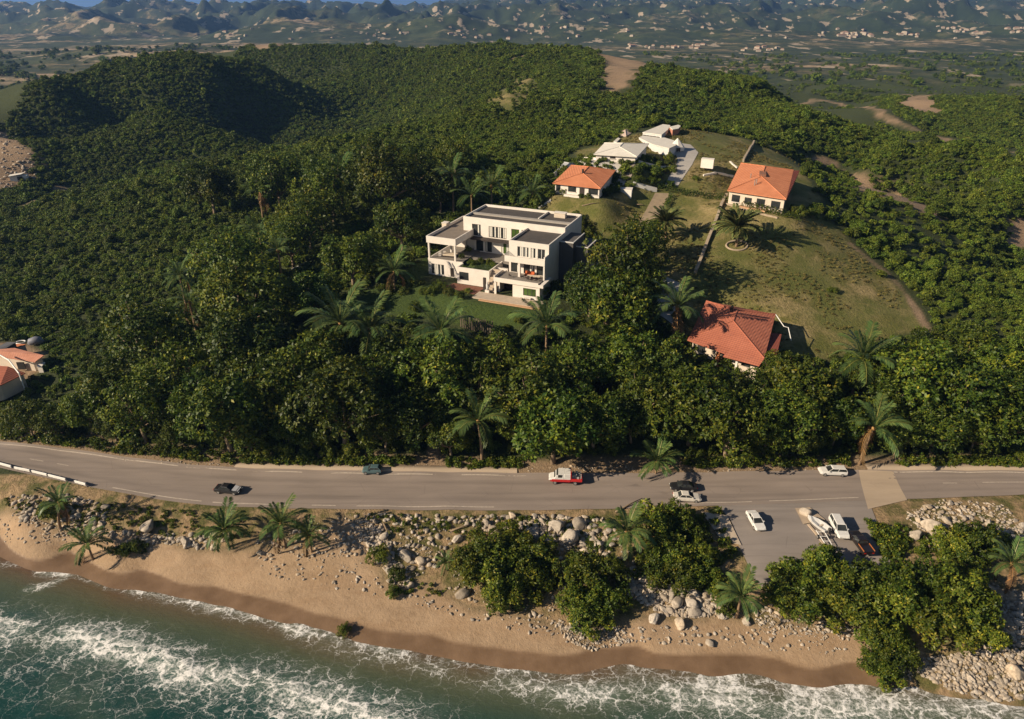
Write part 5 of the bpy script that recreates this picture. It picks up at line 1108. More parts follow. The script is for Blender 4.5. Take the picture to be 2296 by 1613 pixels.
GTREE = [((905,652),13,'small bush standing at the right of the young bright palm on the left lawn'),((868,648),15,'dark bush at the left end of the villa lawn'),((842,690),20,'broad bush on the shaded left part of the villa lawn'),((930,690),14,'bush alone on the villa lawn left of the planting bed'),((1135,735),10,'low bush beside the right end of the slat fence'),((1165,722),11,'bush on the villa lawn behind the palm with the deck'),(rc(910,375),9,'small garden tree left of the concrete drive in front of the hall'),(rc(985,385),9,'round garden tree nearest to the bend of the concrete drive'),(rc(1090,385),12,'bushy tree standing right at the left edge of the concrete drive'),(rc(1085,430),10,'low bush below the bushy tree at the drive'),(rc(835,545),13,'pale green garden tree on the terrace between the two paved yards'),(rc(950,565),11,'dark low garden tree above the dirt path'),(rc(1310,540),8,'dark little bush alone on the grass right of the drive'),(rc(1120,480),10,'small bush at the lower left edge of the drive'),
 (rc(250,655),8,'bush at the left front corner of the small orange roofed house'),(rc(590,665),9,'bush at the right front corner of the small orange roofed house'),(rc(440,690),8,'low yellowish bush in front of the small orange roofed house'),(rc(2115,800),16,'bush at the right front corner of the big orange roofed house'),(rc(2250,820),18,'bush on the slope right of the big orange roofed house'),(rc(2200,430),14,'bush behind the right side of the big orange roofed house'),(rc(330,880),18,'bush on the grass behind the right end of the villa'),(rc(420,930),16,'bush between the villa and the dirt path'),(rc(90,500),14,'round bush left behind the small orange roofed house'),
 ((1868,650),10,'dark clump in the middle of the grass hill'),((1795,480),14,'bush at the end of the hedge, under the big orange roofed house'),((1480,645),18,'bush beside the paved yard left of the lower red roofed house'),((1560,780),22,'bush at the left front of the lower red roofed house')]
for k, ((px, py), rp, lb) in enumerate(GTREE): shrub(px, py, rp, lb, None, k)
F0, F1 = on_ground(1032, 733), on_ground(1108, 757); e = empty('slat_fence', F0, math.atan2(F1[1]-F0[1], F1[0]-F0[0])); tag(e, 'dark fence of upright timber slats along the lower edge of the villa lawn', 'fence')
Lf = math.hypot(F1[0]-F0[0], F1[1]-F0[1]); M_SLAT = simple('weathered_timber', (0.11,0.085,0.062), 0.9, 0.25, 2.0)
for k in range(15): bx('slat', M_SLAT, e, Lf*k/15, Lf*k/15+0.28, 0, 0.07, -0.9, 2.6+0.1*(k % 3))
bx('rail', M_SLAT, e, 0, Lf, 0.08, 0.14, 1.6, 1.75)
p = on_ground(1652, 552); m = MB(); n_ = 22
m.tube([(2.6*math.cos(2*math.pi*k/n_), 2.2*math.sin(2*math.pi*k/n_), hz(p[0]+2.6*math.cos(2*math.pi*k/n_), p[1]+2.2*math.sin(2*math.pi*k/n_))-p[2]+0.12) for k in range(n_+1)], 0.26, 6, cap=False)
tag(m.build('stone_ring', M_STONE, None, p, smooth=True), 'round ring of pale stones about the foot of the big date palm', 'stone ring')
# ------------------------------------------------------------------ white guard rail at the bend of the road
for k, (a_, b_, lb) in enumerate([((-30,1038),(28,1053),'white guard rail section at the left picture edge'),((35,1056),(70,1063),'first whole white guard rail section from the left'),((74,1064),(108,1072),'middle white guard rail section, joined to its neighbour at a leaning post'),((111,1073),(150,1083),'longest low white guard rail section before the gap'),((170,1087),(195,1094),'short detached white guard rail section right of the gap')]):
    A_, B_ = on_ground(*a_), on_ground(*b_); e = empty('guard_rail', A_, math.atan2(B_[1]-A_[1], B_[0]-A_[0])); tag(e, lb, 'guard rail'); L_ = math.hypot(A_[0]-B_[0], A_[1]-B_[1])
    MB().side([(0,0.45),(L_,0.45),(L_,0.95),(0,0.95)], -0.10, 0.10).build('rail', M_WMETAL, e, bevel=0.04)
    for t_ in (0.06, 0.5, 0.94): bx('post', M_METAL, e, L_*t_-0.07, L_*t_+0.07, 0.10, 0.22, -0.4, 0.9)
# ------------------------------------------------------------------ red roofed huts at the left edge
def rd_(x, y): return (0.1186*x, 727+0.1186*y)
def px_roof(name, label, px, zs, gz, wallm, roofm, cat='house'):
    P_ = [at_z(x, y, z) for (x, y), z in zip(px, zs)]; cx = sum(p[0] for p in P_)/len(P_); cy = sum(p[1] for p in P_)/len(P_)
    e = empty(name, (cx, cy, gz)); tag(e, label, cat); n = len(P_)
    Q = [(p[0]-cx, p[1]-cy, p[2]-gz) for p in P_]
    MB().prism([(q_[0]*0.9, q_[1]*0.9) for q_ in Q], -1.0, [q_[2]-0.12 for q_ in Q]).build('wall', wallm, e)
    m = MB(); m.add([(q_[0], q_[1], q_[2]-d_) for d_ in (0, 0.18) for q_ in Q], [tuple(range(n)), tuple(range(n, 2*n))[::-1]]+[(i, n+i, n+(i+1) % n, (i+1) % n) for i in range(n)]); m.build('roof', roofm, e)
    return e, Q
e, Q = px_roof('red_roofed_hut', 'hut with long worn red sheet roof, the upper one of two at the left edge', [rd_(-300,560),rd_(180,640),rd_(660,715),rd_(830,590),rd_(270,450),rd_(-200,490)], [11.6,11.4,11.2,12.2,12.6,12.6], 9.0, M_CREAM, M_TILEP)
MB().box(-0.8, 0.8, -0.1, 0.1, 0.3, 2.0).build('window', M_FRAME, e, (2.5, -1.9, 0)); 
e, Q = px_roof('red_roofed_hut', 'hut with pointed red roof, the lower one of two at the left edge', [rd_(-300,1250),rd_(0,1160),rd_(480,925),rd_(150,800),rd_(-300,770)], [11.0,11.0,11.0,12.4,12.6], 8.6, M_CREAM, M_TILER)
px_roof('lean_to', 'little orange lean-to roof behind the upper red roofed hut', [rd_(170,430),rd_(290,440),rd_(490,385),rd_(330,370)], [11.0,11.0,11.3,11.3], 9.2, M_CREAM, M_TILE, 'shed')
px_roof('grey_shed', 'shed with dark grey sloping roof at the picture edge behind the upper hut', [rd_(-200,520),rd_(120,450),rd_(310,340),rd_(130,340)], [12.0,12.0,12.4,12.4], 9.4, M_GREYW, simple('dark_sheet_roof', (0.11,0.11,0.12), 0.7, 0.15, 1.0), 'shed')
px_roof('white_container', 'whitish box between the ends of the two red roofed huts', [rd_(690,800),rd_(790,800),rd_(850,720),rd_(740,720)], [10.4]*4, 9.0, M_WHITE, M_WHITE, 'container')
p = on_ground(*rd_(700, 400)); m = MB(); m.tube([(-1.4,0,0.5),(-1.0,0,1.0),(0,0,1.2),(0.9,0,1.1),(1.4,0,0.8),(1.7,0,0.75)], [0.45,0.85,1.0,0.9,0.5,0.15], 12); tag(m.build('water_tank', simple('blue_grey_tank', (0.17,0.175,0.21), 0.6, 0.12, 1.0), None, p, (0,0,R(20)), smooth=True), 'blue grey rounded water tank behind the upper red roofed hut', 'tank')
p = on_ground(*rd_(400, 360)); m = MB(); m.tube([(1.0*math.cos(a/10*6.2832), 0.9*math.sin(a/10*6.2832), 0.25) for a in range(11)], 0.16, 6, cap=False); tag(m.build('pale_ring', M_WMETAL, None, p, smooth=True), 'pale ring shaped basin lying behind the upper red roofed hut', 'basin')
a_, b_, c_ = at_z(-10, 791, 13.2), at_z(20, 808, 13.0), at_z(43, 838, 12.0); m = MB(); m.tube([a_, b_, c_], 0.16, 6); m.tube([c_, (c_[0], c_[1], hz(c_[0], c_[1])-0.3)], 0.14, 6); tag(m.build('pale_pipe', M_WMETAL, None), 'bent pale pipe crossing from hut to hut at the left edge', 'pipe')
p = on_ground(45, 403); e = empty('ruined_hut', p, 0.4); tag(e, 'tiny white broken hut on the bare tan slope at the left edge', 'hut'); MB().box(-3.5, 3.5, -2, 2, -0.5, 2.0).build('wall', M_WHITE, e); MB().prism([(-3.8,-2.4),(1.5,-2.4),(2.5,2.4),(-3.8,2.4)], [2.0,2.6,2.6,2.0], [2.2,2.8,2.8,2.2]).build('roof', M_WROOF, e); bx('door', M_DARKW, e, -0.5, 1.6, -2.1, -1.98, 0, 1.8)

# ------------------------------------------------------------------ vehicles
def paint(name, col, rough=0.3):
    if name in MATS: return MATS[name]
    m, nt, b = new_mat(name); q = NB(nt); f = q.noise(2.5, 3, 0.6)
    q.lk(q.ramp(f, [(0.35, [c*0.88 for c in col]), (0.65, col)]), b.inputs['Base Color']); b.inputs['Roughness'].default_value = rough
    b.inputs['Coat Weight'].default_value = 0.5; b.inputs['Coat Roughness'].default_value = 0.08; MATS[name] = m; return m
M_TYRE = simple('tyre_rubber', (0.022,0.021,0.020), 0.85, 0.2, 5.0); M_RIM = simple('wheel_rim', (0.36,0.35,0.34), 0.4, 0.1, 3.0, metal=0.5)
M_LAMP = simple('headlight_glass', (0.55,0.55,0.52), 0.2, 0.05, 3.0); M_TAIL = simple('tail_light_red', (0.35,0.02,0.015), 0.3, 0.1, 3.0)
def wheel_meshes(r=0.33, w=0.22):
    m = MB(); m.tube([(0,-w/2,0),(0,-w/2+0.03,0),(0,w/2-0.03,0),(0,w/2,0)], [r*0.9,r,r,r*0.9], 18); n = MB(); n.tube([(0,-w/2-0.015,0),(0,w/2+0.015,0)], [r*0.62,r*0.62], 14)
    return m.mesh('wheel', M_TYRE), n.mesh('rim', M_RIM)
WM = wheel_meshes()
def loft(m, secs):
    """closed skin through matching cross sections"""
    k = len(m.v); n = len(secs[0])
    for s_ in secs: m.v += [tuple(p) for p in s_]
    for i in range(len(secs)-1):
        for j in range(n): m.f.append((k+i*n+j, k+i*n+(j+1) % n, k+(i+1)*n+(j+1) % n, k+(i+1)*n+j))
    m.f += [tuple(range(k, k+n))[::-1], tuple(range(k+(len(secs)-1)*n, k+len(secs)*n))]
def car(name, label, cat, front, rear, body, kind='sedan', length=4.6, width=1.8, roofm=None, hood=None, z=None):
    f_, r_ = on_ground(*front), on_ground(*rear); ang = math.atan2(f_[1]-r_[1], f_[0]-r_[0]); cx, cy = (f_[0]+r_[0])/2, (f_[1]+r_[1])/2
    e = empty(name, (cx, cy, hz(cx, cy)+0.10), ang); tag(e, label, cat); s = length/4.6; hw = width/2
    tall = {'sedan': 1.43, 'wagon': 1.52, 'van': 1.72, 'hatch': 1.42, 'pickup': 1.75}[kind]; lift = 0.12 if kind in ('van', 'pickup') else 0.0
    st = {'sedan': [(-2.3,.55,.72,.80),(-2.22,.42,.90,.94),(-1.5,.34,.97,1.0),(0.9,.32,.95,1.0),(1.9,.36,.84,.97),(2.2,.42,.72,.88),(2.3,.50,.62,.74)],
          'pickup': [(-2.3,.50,.98,.94),(-2.22,.45,1.02,.98),(0.9,.40,1.02,1.0),(1.2,.40,1.05,1.0),(2.05,.42,.98,.98),(2.25,.45,.88,.9),(2.3,.50,.75,.8)]}
    st = st.get(kind) or [(-2.3,.50,.92,.86),(-2.22,.40,.98,.95),(-1.5,.33,1.0,1.0),(1.0,.32,.97,1.0),(1.9,.36,.86,.97),(2.2,.42,.74,.88),(2.3,.50,.62,.74)]
    m = MB(); loft(m, [[(x*s, -hw*k, z0+lift), (x*s, -hw*k*1.0, (z0+z1)/2+lift), (x*s, -hw*k*0.90, z1+lift), (x*s, hw*k*0.90, z1+lift), (x*s, hw*k, (z0+z1)/2+lift), (x*s, hw*k, z0+lift)] for x, z0, z1, k in st]); m.build('body', body, e, bevel=0.03)
    gb = {'sedan': (-1.55,1.05,-0.95,0.25), 'wagon': (-2.2,1.05,-1.95,0.25), 'van': (-2.2,1.15,-2.05,0.35), 'hatch': (-2.15,1.0,-1.55,0.2), 'pickup': (-0.55,1.25,-0.45,0.55)}[kind]
    zb = 0.93+lift + (0.08 if kind == 'pickup' else 0); zt = tall-0.06
    m = MB(); loft(m, [[(gb[0]*s,-hw*.86,zb),(gb[1]*s,-hw*.86,zb),(gb[1]*s,hw*.86,zb),(gb[0]*s,hw*.86,zb)],[(gb[2]*s,-hw*.70,zt),(gb[3]*s,-hw*.70,zt),(gb[3]*s,hw*.70,zt),(gb[2]*s,hw*.70,zt)]]); m.build('windows', M_GLASS, e)
    m = MB(); loft(m, [[(gb[2]*s-.05,-hw*.72,zt-0.02),(gb[3]*s+.05,-hw*.72,zt-0.02),(gb[3]*s+.05,hw*.72,zt-0.02),(gb[2]*s-.05,hw*.72,zt-0.02)],[(gb[2]*s+.08,-hw*.62,tall),(gb[3]*s-.08,-hw*.62,tall),(gb[3]*s-.08,hw*.62,tall),(gb[2]*s+.08,hw*.62,tall)]])
    for t_ in (0.0, 0.5, 1.0) if kind != 'pickup' else (0.0, 1.0):
        for sd in (-1, 1):
            m.tube([(lerp(gb[0], gb[1], t_)*s, sd*hw*.865, zb-0.02), (lerp(gb[2], gb[3], t_)*s, sd*hw*.705, zt)], 0.045, 4)
    m.build('roof', roofm or body, e)
    if hood: MB().prism([(1.02*s,-hw*.84),(2.1*s,-hw*.72),(2.1*s,hw*.72),(1.02*s,hw*.84)], [0.90,0.70,0.70,0.90], [0.985,0.80,0.80,0.985]).build('hood', hood, e)  # pale sheet over the dark bonnet, a white reflection given as paint
    for sd in (-1, 1):
        for x in (-1.42*s, 1.42*s):
            w = link('wheel', WM[0], e, (x, sd*(hw-0.10), 0.33)); w.scale = (1.05,)*3 if lift else (1,)*3; link('rim', WM[1], w)
        MB().box(2.16*s, 2.30*s, sd*hw*.62-.17, sd*hw*.62+.17, .56+lift, .69+lift).build('headlight', M_LAMP, e)
        MB().box(-2.33*s, -2.22*s, sd*hw*.66-.16, sd*hw*.66+.16, .66+lift, .82+lift).build('tail_light', M_TAIL, e)
        MB().box(0.72*s, 0.92*s, sd*hw*1.0-0.10, sd*hw*1.0+0.10, .98+lift, 1.10+lift).build('wing_mirror', body, e)
    return e
P_BLACK = paint('black_paint', (0.018,0.018,0.020)); P_WHITE = paint('white_paint', (0.66,0.64,0.61)); P_TEAL = paint('grey_teal_paint', (0.075,0.125,0.135)); P_RED = paint('red_paint', (0.50,0.018,0.018)); P_MAROON = paint('brown_black_paint', (0.014,0.010,0.010)); P_HOODREFL = paint('hood_reflection_paint', (0.52,0.52,0.54), 0.3); P_PEARL = paint('pearl_white_paint', (0.60,0.56,0.50))
car('parked_car', 'dark sedan with a white reflection painted on its bonnet, driving alone on the left part of the road', 'car', (545,1107), (482,1101), P_BLACK, 'sedan', hood=P_HOODREFL)
car('parked_car', 'small grey teal hatchback stopped at the upper kerb of the road', 'car', (819,1060), (852,1061), P_TEAL, 'hatch', 3.5, 1.6)
car('parked_car', 'black sedan on the road, right alongside a cream white sedan', 'car', (1501,1097), (1561,1099), P_BLACK, 'sedan')
car('parked_car', 'cream white sedan on the road, right alongside a black sedan', 'car', (1571,1123), (1508,1120), P_PEARL, 'sedan')
car('parked_car', 'white estate car on the far side of the road just before the concrete crossing', 'car', (1833,1061), (1897,1065), P_WHITE, 'wagon', 4.8)
car('parked_car', 'white sedan with a dark sunroof parked alone in the middle of the parking place', 'car', (1706,1196), (1681,1155), P_WHITE, 'sedan')
car('parked_van', 'white people carrier parked beside the boat trailer on the parking place', 'van', (1892,1218), (1867,1168), P_WHITE, 'van', 5.0, 1.9)
e = car('pickup_truck', 'black pickup truck at the right rim of the parking place', 'pickup truck', (1911,1203), (1944,1252), P_MAROON, 'pickup', 5.0, 1.9)
m = MB(); m.box(-2.45, -0.75, -0.88, -0.80, 1.12, 1.28); m.box(-2.45, -0.75, 0.80, 0.88, 1.12, 1.28); m.build('bed_side', simple('rust_orange_paint', (0.30,0.10,0.03), 0.5, 0.2, 3.0), e)
# red and white service truck
f_, r_ = on_ground(1230, 1079), on_ground(1303, 1083); ang = math.atan2(f_[1]-r_[1], f_[0]-r_[0]); e = empty('service_truck', ((f_[0]+r_[0])/2, (f_[1]+r_[1])/2, hz((f_[0]+r_[0])/2, (f_[1]+r_[1])/2)+0.10), ang)
tag(e, 'white and red service truck with an open loaded bed on the road', 'truck')
m = MB(); loft(m, [[(x,-h_,z0),(x,-h_,(z0+z1)/2),(x,-h_*.93,z1),(x,h_*.93,z1),(x,h_,(z0+z1)/2),(x,h_,z0)] for x, z0, z1, h_ in [(0.2,.95,1.95,.98),(1.6,.95,1.9,.98),(1.9,.9,1.35,.98),(2.6,.9,1.18,.94),(2.85,.85,1.0,.84)]]); m.build('cab', P_WHITE, e, bevel=0.03)
m = MB(); loft(m, [[(0.15,-.95,1.2),(0.15,-.9,2.25),(0.15,.9,2.25),(0.15,.95,1.2)],[(1.35,-.95,1.2),(1.2,-.88,2.25),(1.2,.88,2.25),(1.35,.95,1.2)]]); m.build('cab_roof', P_WHITE, e)
m = MB(); loft(m, [[(1.22,-.80,2.15),(1.22,.80,2.15),(1.86,.88,1.45),(1.86,-.88,1.45)],[(1.30,-.80,2.18),(1.30,.80,2.18),(1.93,.88,1.47),(1.93,-.88,1.47)]]); m.build('windscreen', M_GLASS, e)
for sd in (-1, 1):
    MB().box(0.55, 1.25, sd*0.965-0.02, sd*0.965+0.02, 1.5, 2.05).build('side_window', M_GLASS, e); MB().box(2.72, 2.87, sd*0.62-.16, sd*0.62+.16, .95, 1.1).build('headlight', M_LAMP, e)
    MB().box(-0.9, 2.3, sd*0.985-0.02, sd*0.985+0.02, 0.62, 1.12).build('red_stripe', P_RED, e)
    for x in (-1.8, 1.75):
        w = link('wheel', WM[0], e, (x, sd*0.86, 0.38)); w.scale = (1.15,)*3; link('rim', WM[1], w)
MB().box(-0.95, 0.15, -0.98, 0.98, 0.9, 2.25).build('crew_box', P_WHITE, e, bevel=0.04); MB().box(-1.06, -0.95, -1.0, 1.0, 0.7, 2.3).build('headboard', P_RED, e)
MB().box(-2.9, 2.6, -0.85, 0.85, 0.55, 0.9).build('chassis', P_RED, e); m = MB(); m.box(-2.95, -1.06, -1.0, -0.92, 0.75, 1.3); m.box(-2.95, -1.06, 0.92, 1.0, 0.75, 1.3); m.box(-2.95, -2.87, -0.92, 0.92, 0.75, 1.3); m.build('bed_side', P_RED, e)
m = MB(); rng = random.Random(4)
for k in range(16): x, y = rng.uniform(-2.65, -1.3), rng.uniform(-0.7, 0.7); m.box(x-.2, x+.2, y-.18, y+.18, 0.9, rng.uniform(1.4, 1.9))
m.build('load', simple('mixed_grey_gear', (0.34,0.32,0.30), 0.8, 0.7, 3.0), e)
MB().tube([(-2.75,-0.8,1.3),(-2.75,-0.8,1.85),(-2.75,0.8,1.85),(-2.75,0.8,1.3)], 0.05, 5).build('rack', P_WHITE, e)
# boat on its trailer
f_, r_ = on_ground(1814, 1170), on_ground(1852, 1198); ang = math.atan2(r_[1]-f_[1], r_[0]-f_[0]); e = empty('small_boat', ((f_[0]+r_[0])/2, (f_[1]+r_[1])/2, hz((f_[0]+r_[0])/2, (f_[1]+r_[1])/2)+0.1), ang+math.pi); tag(e, 'small white boat on the parking place next to the white people carrier', 'boat')
m = MB(); loft(m, [[(x,-w_,.95),(x,-w_*.8,.5),(x,0,.32+k_*.25),(x,w_*.8,.5),(x,w_,.95),(x,w_*.85,.98),(x,0,d_),(x,-w_*.85,.98)] for x, w_, k_, d_ in [(-1.9,.85,0,.70),(-0.6,.95,0,.70),(0.7,.80,.1,.85),(1.6,.42,.6,1.05),(2.05,.08,1.6,1.02)]]); m.build('hull', P_WHITE, e, smooth=False)
MB().box(-0.7, -0.4, -0.78, 0.78, 0.78, 0.86).build('thwart', M_BEIGE, e); MB().box(-2.15, -1.9, -0.2, 0.2, 0.5, 1.35).build('outboard_motor', M_GREYW, e)
a_, b_ = on_ground(1836, 1196), on_ground(1862, 1240); ang = math.atan2(b_[1]-a_[1], b_[0]-a_[0]); e = empty('boat_trailer', (a_[0], a_[1], hz(a_[0], a_[1])+0.1), ang); tag(e, 'pale empty frame of a trailer pointing from the boat to the bushes', 'trailer'); L_ = math.hypot(b_[0]-a_[0], b_[1]-a_[1])
m = MB()
for y_ in (-0.6, 0.6): m.tube([(0,y_,0.55),(L_*0.75,y_*0.8,0.5),(L_,0.0,0.45)], 0.06, 5)
for x_ in (0.1, 0.35, 0.6): m.tube([(L_*x_,-0.6,0.54),(L_*x_,0.6,0.54)], 0.05, 5)
m.build('frame', M_WMETAL, e)
for sd in (-1, 1): w = link('wheel', WM[0], e, (L_*0.3, sd*0.78, 0.33)); link('rim', WM[1], w)
p = on_ground(1690, 1170)
slab('traffic_island', [(1782,1142),(1800,1178),(1850,1168),(1815,1140)], M_CONC, 0.22); slab('traffic_island', [(1572,1150),(1618,1215),(1662,1225),(1630,1158)], M_PAVE, 0.22)
low_wall([(1812,1178),(1835,1205),(1858,1240)], 0.25, 0.35, M_CONC, 'low kerb beside the trailer on the parking place', 'kerb_wall', 'kerb')

# ------------------------------------------------------------------ boulders and rubble
def rock_mat():
    m, nt, b = new_mat('weathered_granite'); q = NB(nt); oi = q.n('ShaderNodeObjectInfo'); tc = q.n('ShaderNodeTexCoord').outputs['Object']
    n1, n2, n3 = q.noise(1.3, 6, 0.65, tc), q.noise(5.0, 4, 0.7, tc), q.noise(2.2, 4, 0.6, tc)
    c = q.ramp(q.math('ADD', q.math('MULTIPLY', n1, 0.6), q.math('MULTIPLY', n2, 0.4)), [(0.3, (0.21,0.170,0.130)), (0.55, (0.42,0.350,0.275)), (0.75, (0.56,0.48,0.39))])
    c = q.mix(q.ramp(n3, [(0.52, 0.0), (0.70, 0.65)]), c, (0.13,0.105,0.085)); hs = q.n('ShaderNodeHueSaturation'); q.lk(c, hs.inputs['Color'])
    q.lk(q.math('ADD', q.math('MULTIPLY', oi.outputs['Random'], 0.55), 0.68), hs.inputs['Value']); q.lk(q.math('ADD', q.math('MULTIPLY', q.math('FRACT', q.math('MULTIPLY', oi.outputs['Random'], 5.7)), 0.5), 0.7), hs.inputs['Saturation'])
    q.lk(hs.outputs[0], b.inputs['Base Color']); b.inputs['Roughness'].default_value = 0.92; b.inputs['Specular IOR Level'].default_value = 0.25; q.bump(n2, 0.7, 0.06, b); return m
M_ROCK = rock_mat()
def rock_mesh(name, seed, sub, rough=0.2, cuts=7, smooth=True):
    bm = bmesh.new(); bmesh.ops.create_icosphere(bm, subdivisions=sub, radius=1.0); V = np.array([v.co for v in bm.verts]); F = np.array([[v.index for v in f.verts] for f in bm.faces]); bm.free()
    rng = np.random.default_rng(seed)
    for _ in range(cuts):                       # flat broken faces
        n = unit(rng.normal(size=3)); d = rng.uniform(0.48, 0.86); s_ = V@n - d; V = V - np.where(s_ > 0, s_*0.85, 0)[:, None]*n
    o_ = rng.uniform(0, 50, 3)
    V = V*(1+rough*fbm(V[:, 0]*1.3+o_[0]+V[:, 2]*0.9, V[:, 1]*1.3+o_[1]-V[:, 2]*0.7, 3, seed))[:, None]
    V = V*rng.uniform(0.8, 1.15, 3)*np.array([1.05, 0.95, 0.78]); return np_mesh(name, V, F, M_ROCK, smooth)
ROCKS = [rock_mesh('boulder', 700+k, 4 if k % 3 else 3, 0.20, 9+k % 5, k % 3 != 0) for k in range(9)]
STONES = [rock_mesh('stone', 800+k, 2, 0.25, 7, False) for k in range(6)]
NB_ = [0]
def boulder(px, py, rpx, label, group, rng=random.Random(3)):
    p = on_ground(px, py+rpx*0.35); r = rpx*scale_at(p); k = NB_[0] % len(ROCKS); NB_[0] += 1
    o = link('boulder', ROCKS[k], None, (p[0], p[1], p[2]+r*0.30), (rng.uniform(-.3, .3), rng.uniform(-.3, .3), rng.uniform(0, 6.28)), (r*rng.uniform(0.95, 1.3), r*rng.uniform(0.85, 1.1), r*rng.uniform(0.75, 1.1)))
    return tag(o, label, 'boulder', group)
NAMED = [((1113,1195,19),'large pinkish boulder at the upper edge of the bushes below the road'),((1063,1222,18),'rounded pale boulder touching the left end of the boulder thicket'),((1025,1208,13),'wedge shaped boulder left of the large pinkish one'),((1275,1203,24),'big cracked boulder with a hollow on top, on the green slope below the road'),((1195,1193,14),'round boulder just above the middle of the thicket'),((1248,1178,18),'flat broad boulder near the road edge above the cracked one'),
 ((1302,1172,17),'square pale boulder below the road, left of the large palm'),((1317,1238,17),'dark stained boulder left under the large palm'),((1345,1222,14),'upright pale boulder at the foot of the large palm'),((330,1178,19),'single big rounded boulder on the sand slope at the left'),((417,1213,14),'blocky boulder with green plants at its foot on the left sand slope'),((587,1240,9),'lone dark stone on the open sand right of the palms'),((942,1258,15),'cube like boulder at the foot of the bank, right of a leaning one'),((908,1245,14),'leaning boulder with a dark side at the foot of the bank'),((920,1312,11),'grey lump of rock alone at the edge of the beach'),((1040,1330,14),'pale pointed boulder at the lower left end of the thicket'),
 ((2091,1178,22),'biggest pale boulder of the grassy slope right of the parking place'),((2050,1199,17),'round boulder left of the biggest one, right of the parking place'),((2100,1216,16),'cracked dark boulder below the biggest pale one'),((2189,1182,15),'smooth boulder at the upper right above the shrubs'),((1467,1386,15),'smooth round boulder on the sand below the rock pile'),((1516,1348,19),'large rounded block inside the rock pile left of the silvery palm'),((1552,1353,16),'egg shaped boulder standing in the rock pile next to the silvery palm'),((1524,1397,15),'hollow topped boulder on the sand under the rock pile'),((1591,1442,11),'stump like dark rock alone on the beach'),((1674,1393,12),'slanting long stone at the foot of the silvery palm'),((2274,1506,23),'huge pale boulder at the right picture edge by the sea'),((2204,1306,15),'grey slab rock at the right end of the large thicket'),((2219,1340,19),'dark cracked slab rock on the right slope'),((2253,1393,24),'large sloping slab near the right picture edge'),((1805,1150,16),'pale boulder standing on the traffic island of the parking place')]
for a_, lb in NAMED: boulder(*a_, lb, None)
ZONES = [('beige boulder of the jumbled rock pile on the slope left of the silvery palm', 'rock pile left of the silvery palm', [(1420,1255),(1480,1290),(1560,1320),(1640,1340),(1650,1385),(1560,1385),(1490,1380),(1400,1330)], 50, 6, 15),
 ('pale boulder of the stone field on the slope at the right, above the shrubs', 'stone field at the upper right', [(2030,1150),(2110,1122),(2250,1130),(2296,1180),(2296,1215),(2200,1200),(2120,1210),(2040,1180)], 36, 4, 11),
 ('pale rough stone of the rocky shore at the lower right corner', 'rocky shore at the lower right', [(2050,1475),(2130,1470),(2230,1440),(2296,1440),(2296,1570),(2220,1572),(2120,1545),(2060,1510)], 44, 4, 10),
 ('slab rock of the stone slope along the right picture edge', 'stone slope at the right edge', [(2200,1300),(2296,1330),(2296,1450),(2250,1430),(2215,1370)], 16, 8, 16),
 ('grey brown stone of the heap on the bank below the middle of the road', 'stone heap on the bank', [(795,1170),(850,1160),(870,1220),(900,1280),(935,1310),(880,1320),(850,1250),(810,1210)], 28, 4, 12),
 ('pale stone at the foot of the lone shrub clump on the sand', 'stones below the lone shrub clump', [(1240,1385),(1300,1405),(1390,1405),(1420,1440),(1330,1460),(1270,1440)], 16, 3, 8),
 ('boulder scattered on the grass bank between the road and the thicket', 'boulders on the grass bank', [(980,1160),(1150,1155),(1350,1160),(1390,1200),(1360,1260),(1230,1215),(1080,1185)], 42, 4, 12),
 ('stone of the rubble strip on the left sand slope', 'stones on the left slope', [(20,1110),(150,1110),(240,1130),(240,1190),(420,1200),(540,1190),(480,1235),(280,1210),(120,1185),(30,1165)], 30, 4, 10),
 ('small stone lying on the open sand of the beach', 'stones on the open beach', [(560,1235),(790,1240),(870,1320),(1200,1400),(1700,1410),(1900,1430),(1900,1470),(1500,1445),(1200,1430),(900,1350),(600,1290)], 0, 2, 4)]
rz_ = np.random.default_rng(17)
def in_poly(pg, n):
    A = np.array(pg, float); lo, hi = A.min(0), A.max(0); out = []
    while len(out) < n:
        p = rz_.uniform(lo, hi, (400, 2)); s_ = poly_sd(p[:, 0], p[:, 1], [tuple(v) for v in pg]) > 0; out += list(p[s_])
    return out[:n]
for lb, gp, pg, n_, r0, r1 in ZONES:
    for p in in_poly(pg, n_): boulder(p[0], p[1], float(r0+(r1-r0)*rz_.uniform()**1.8), lb, gp)
RP = []; RS = []
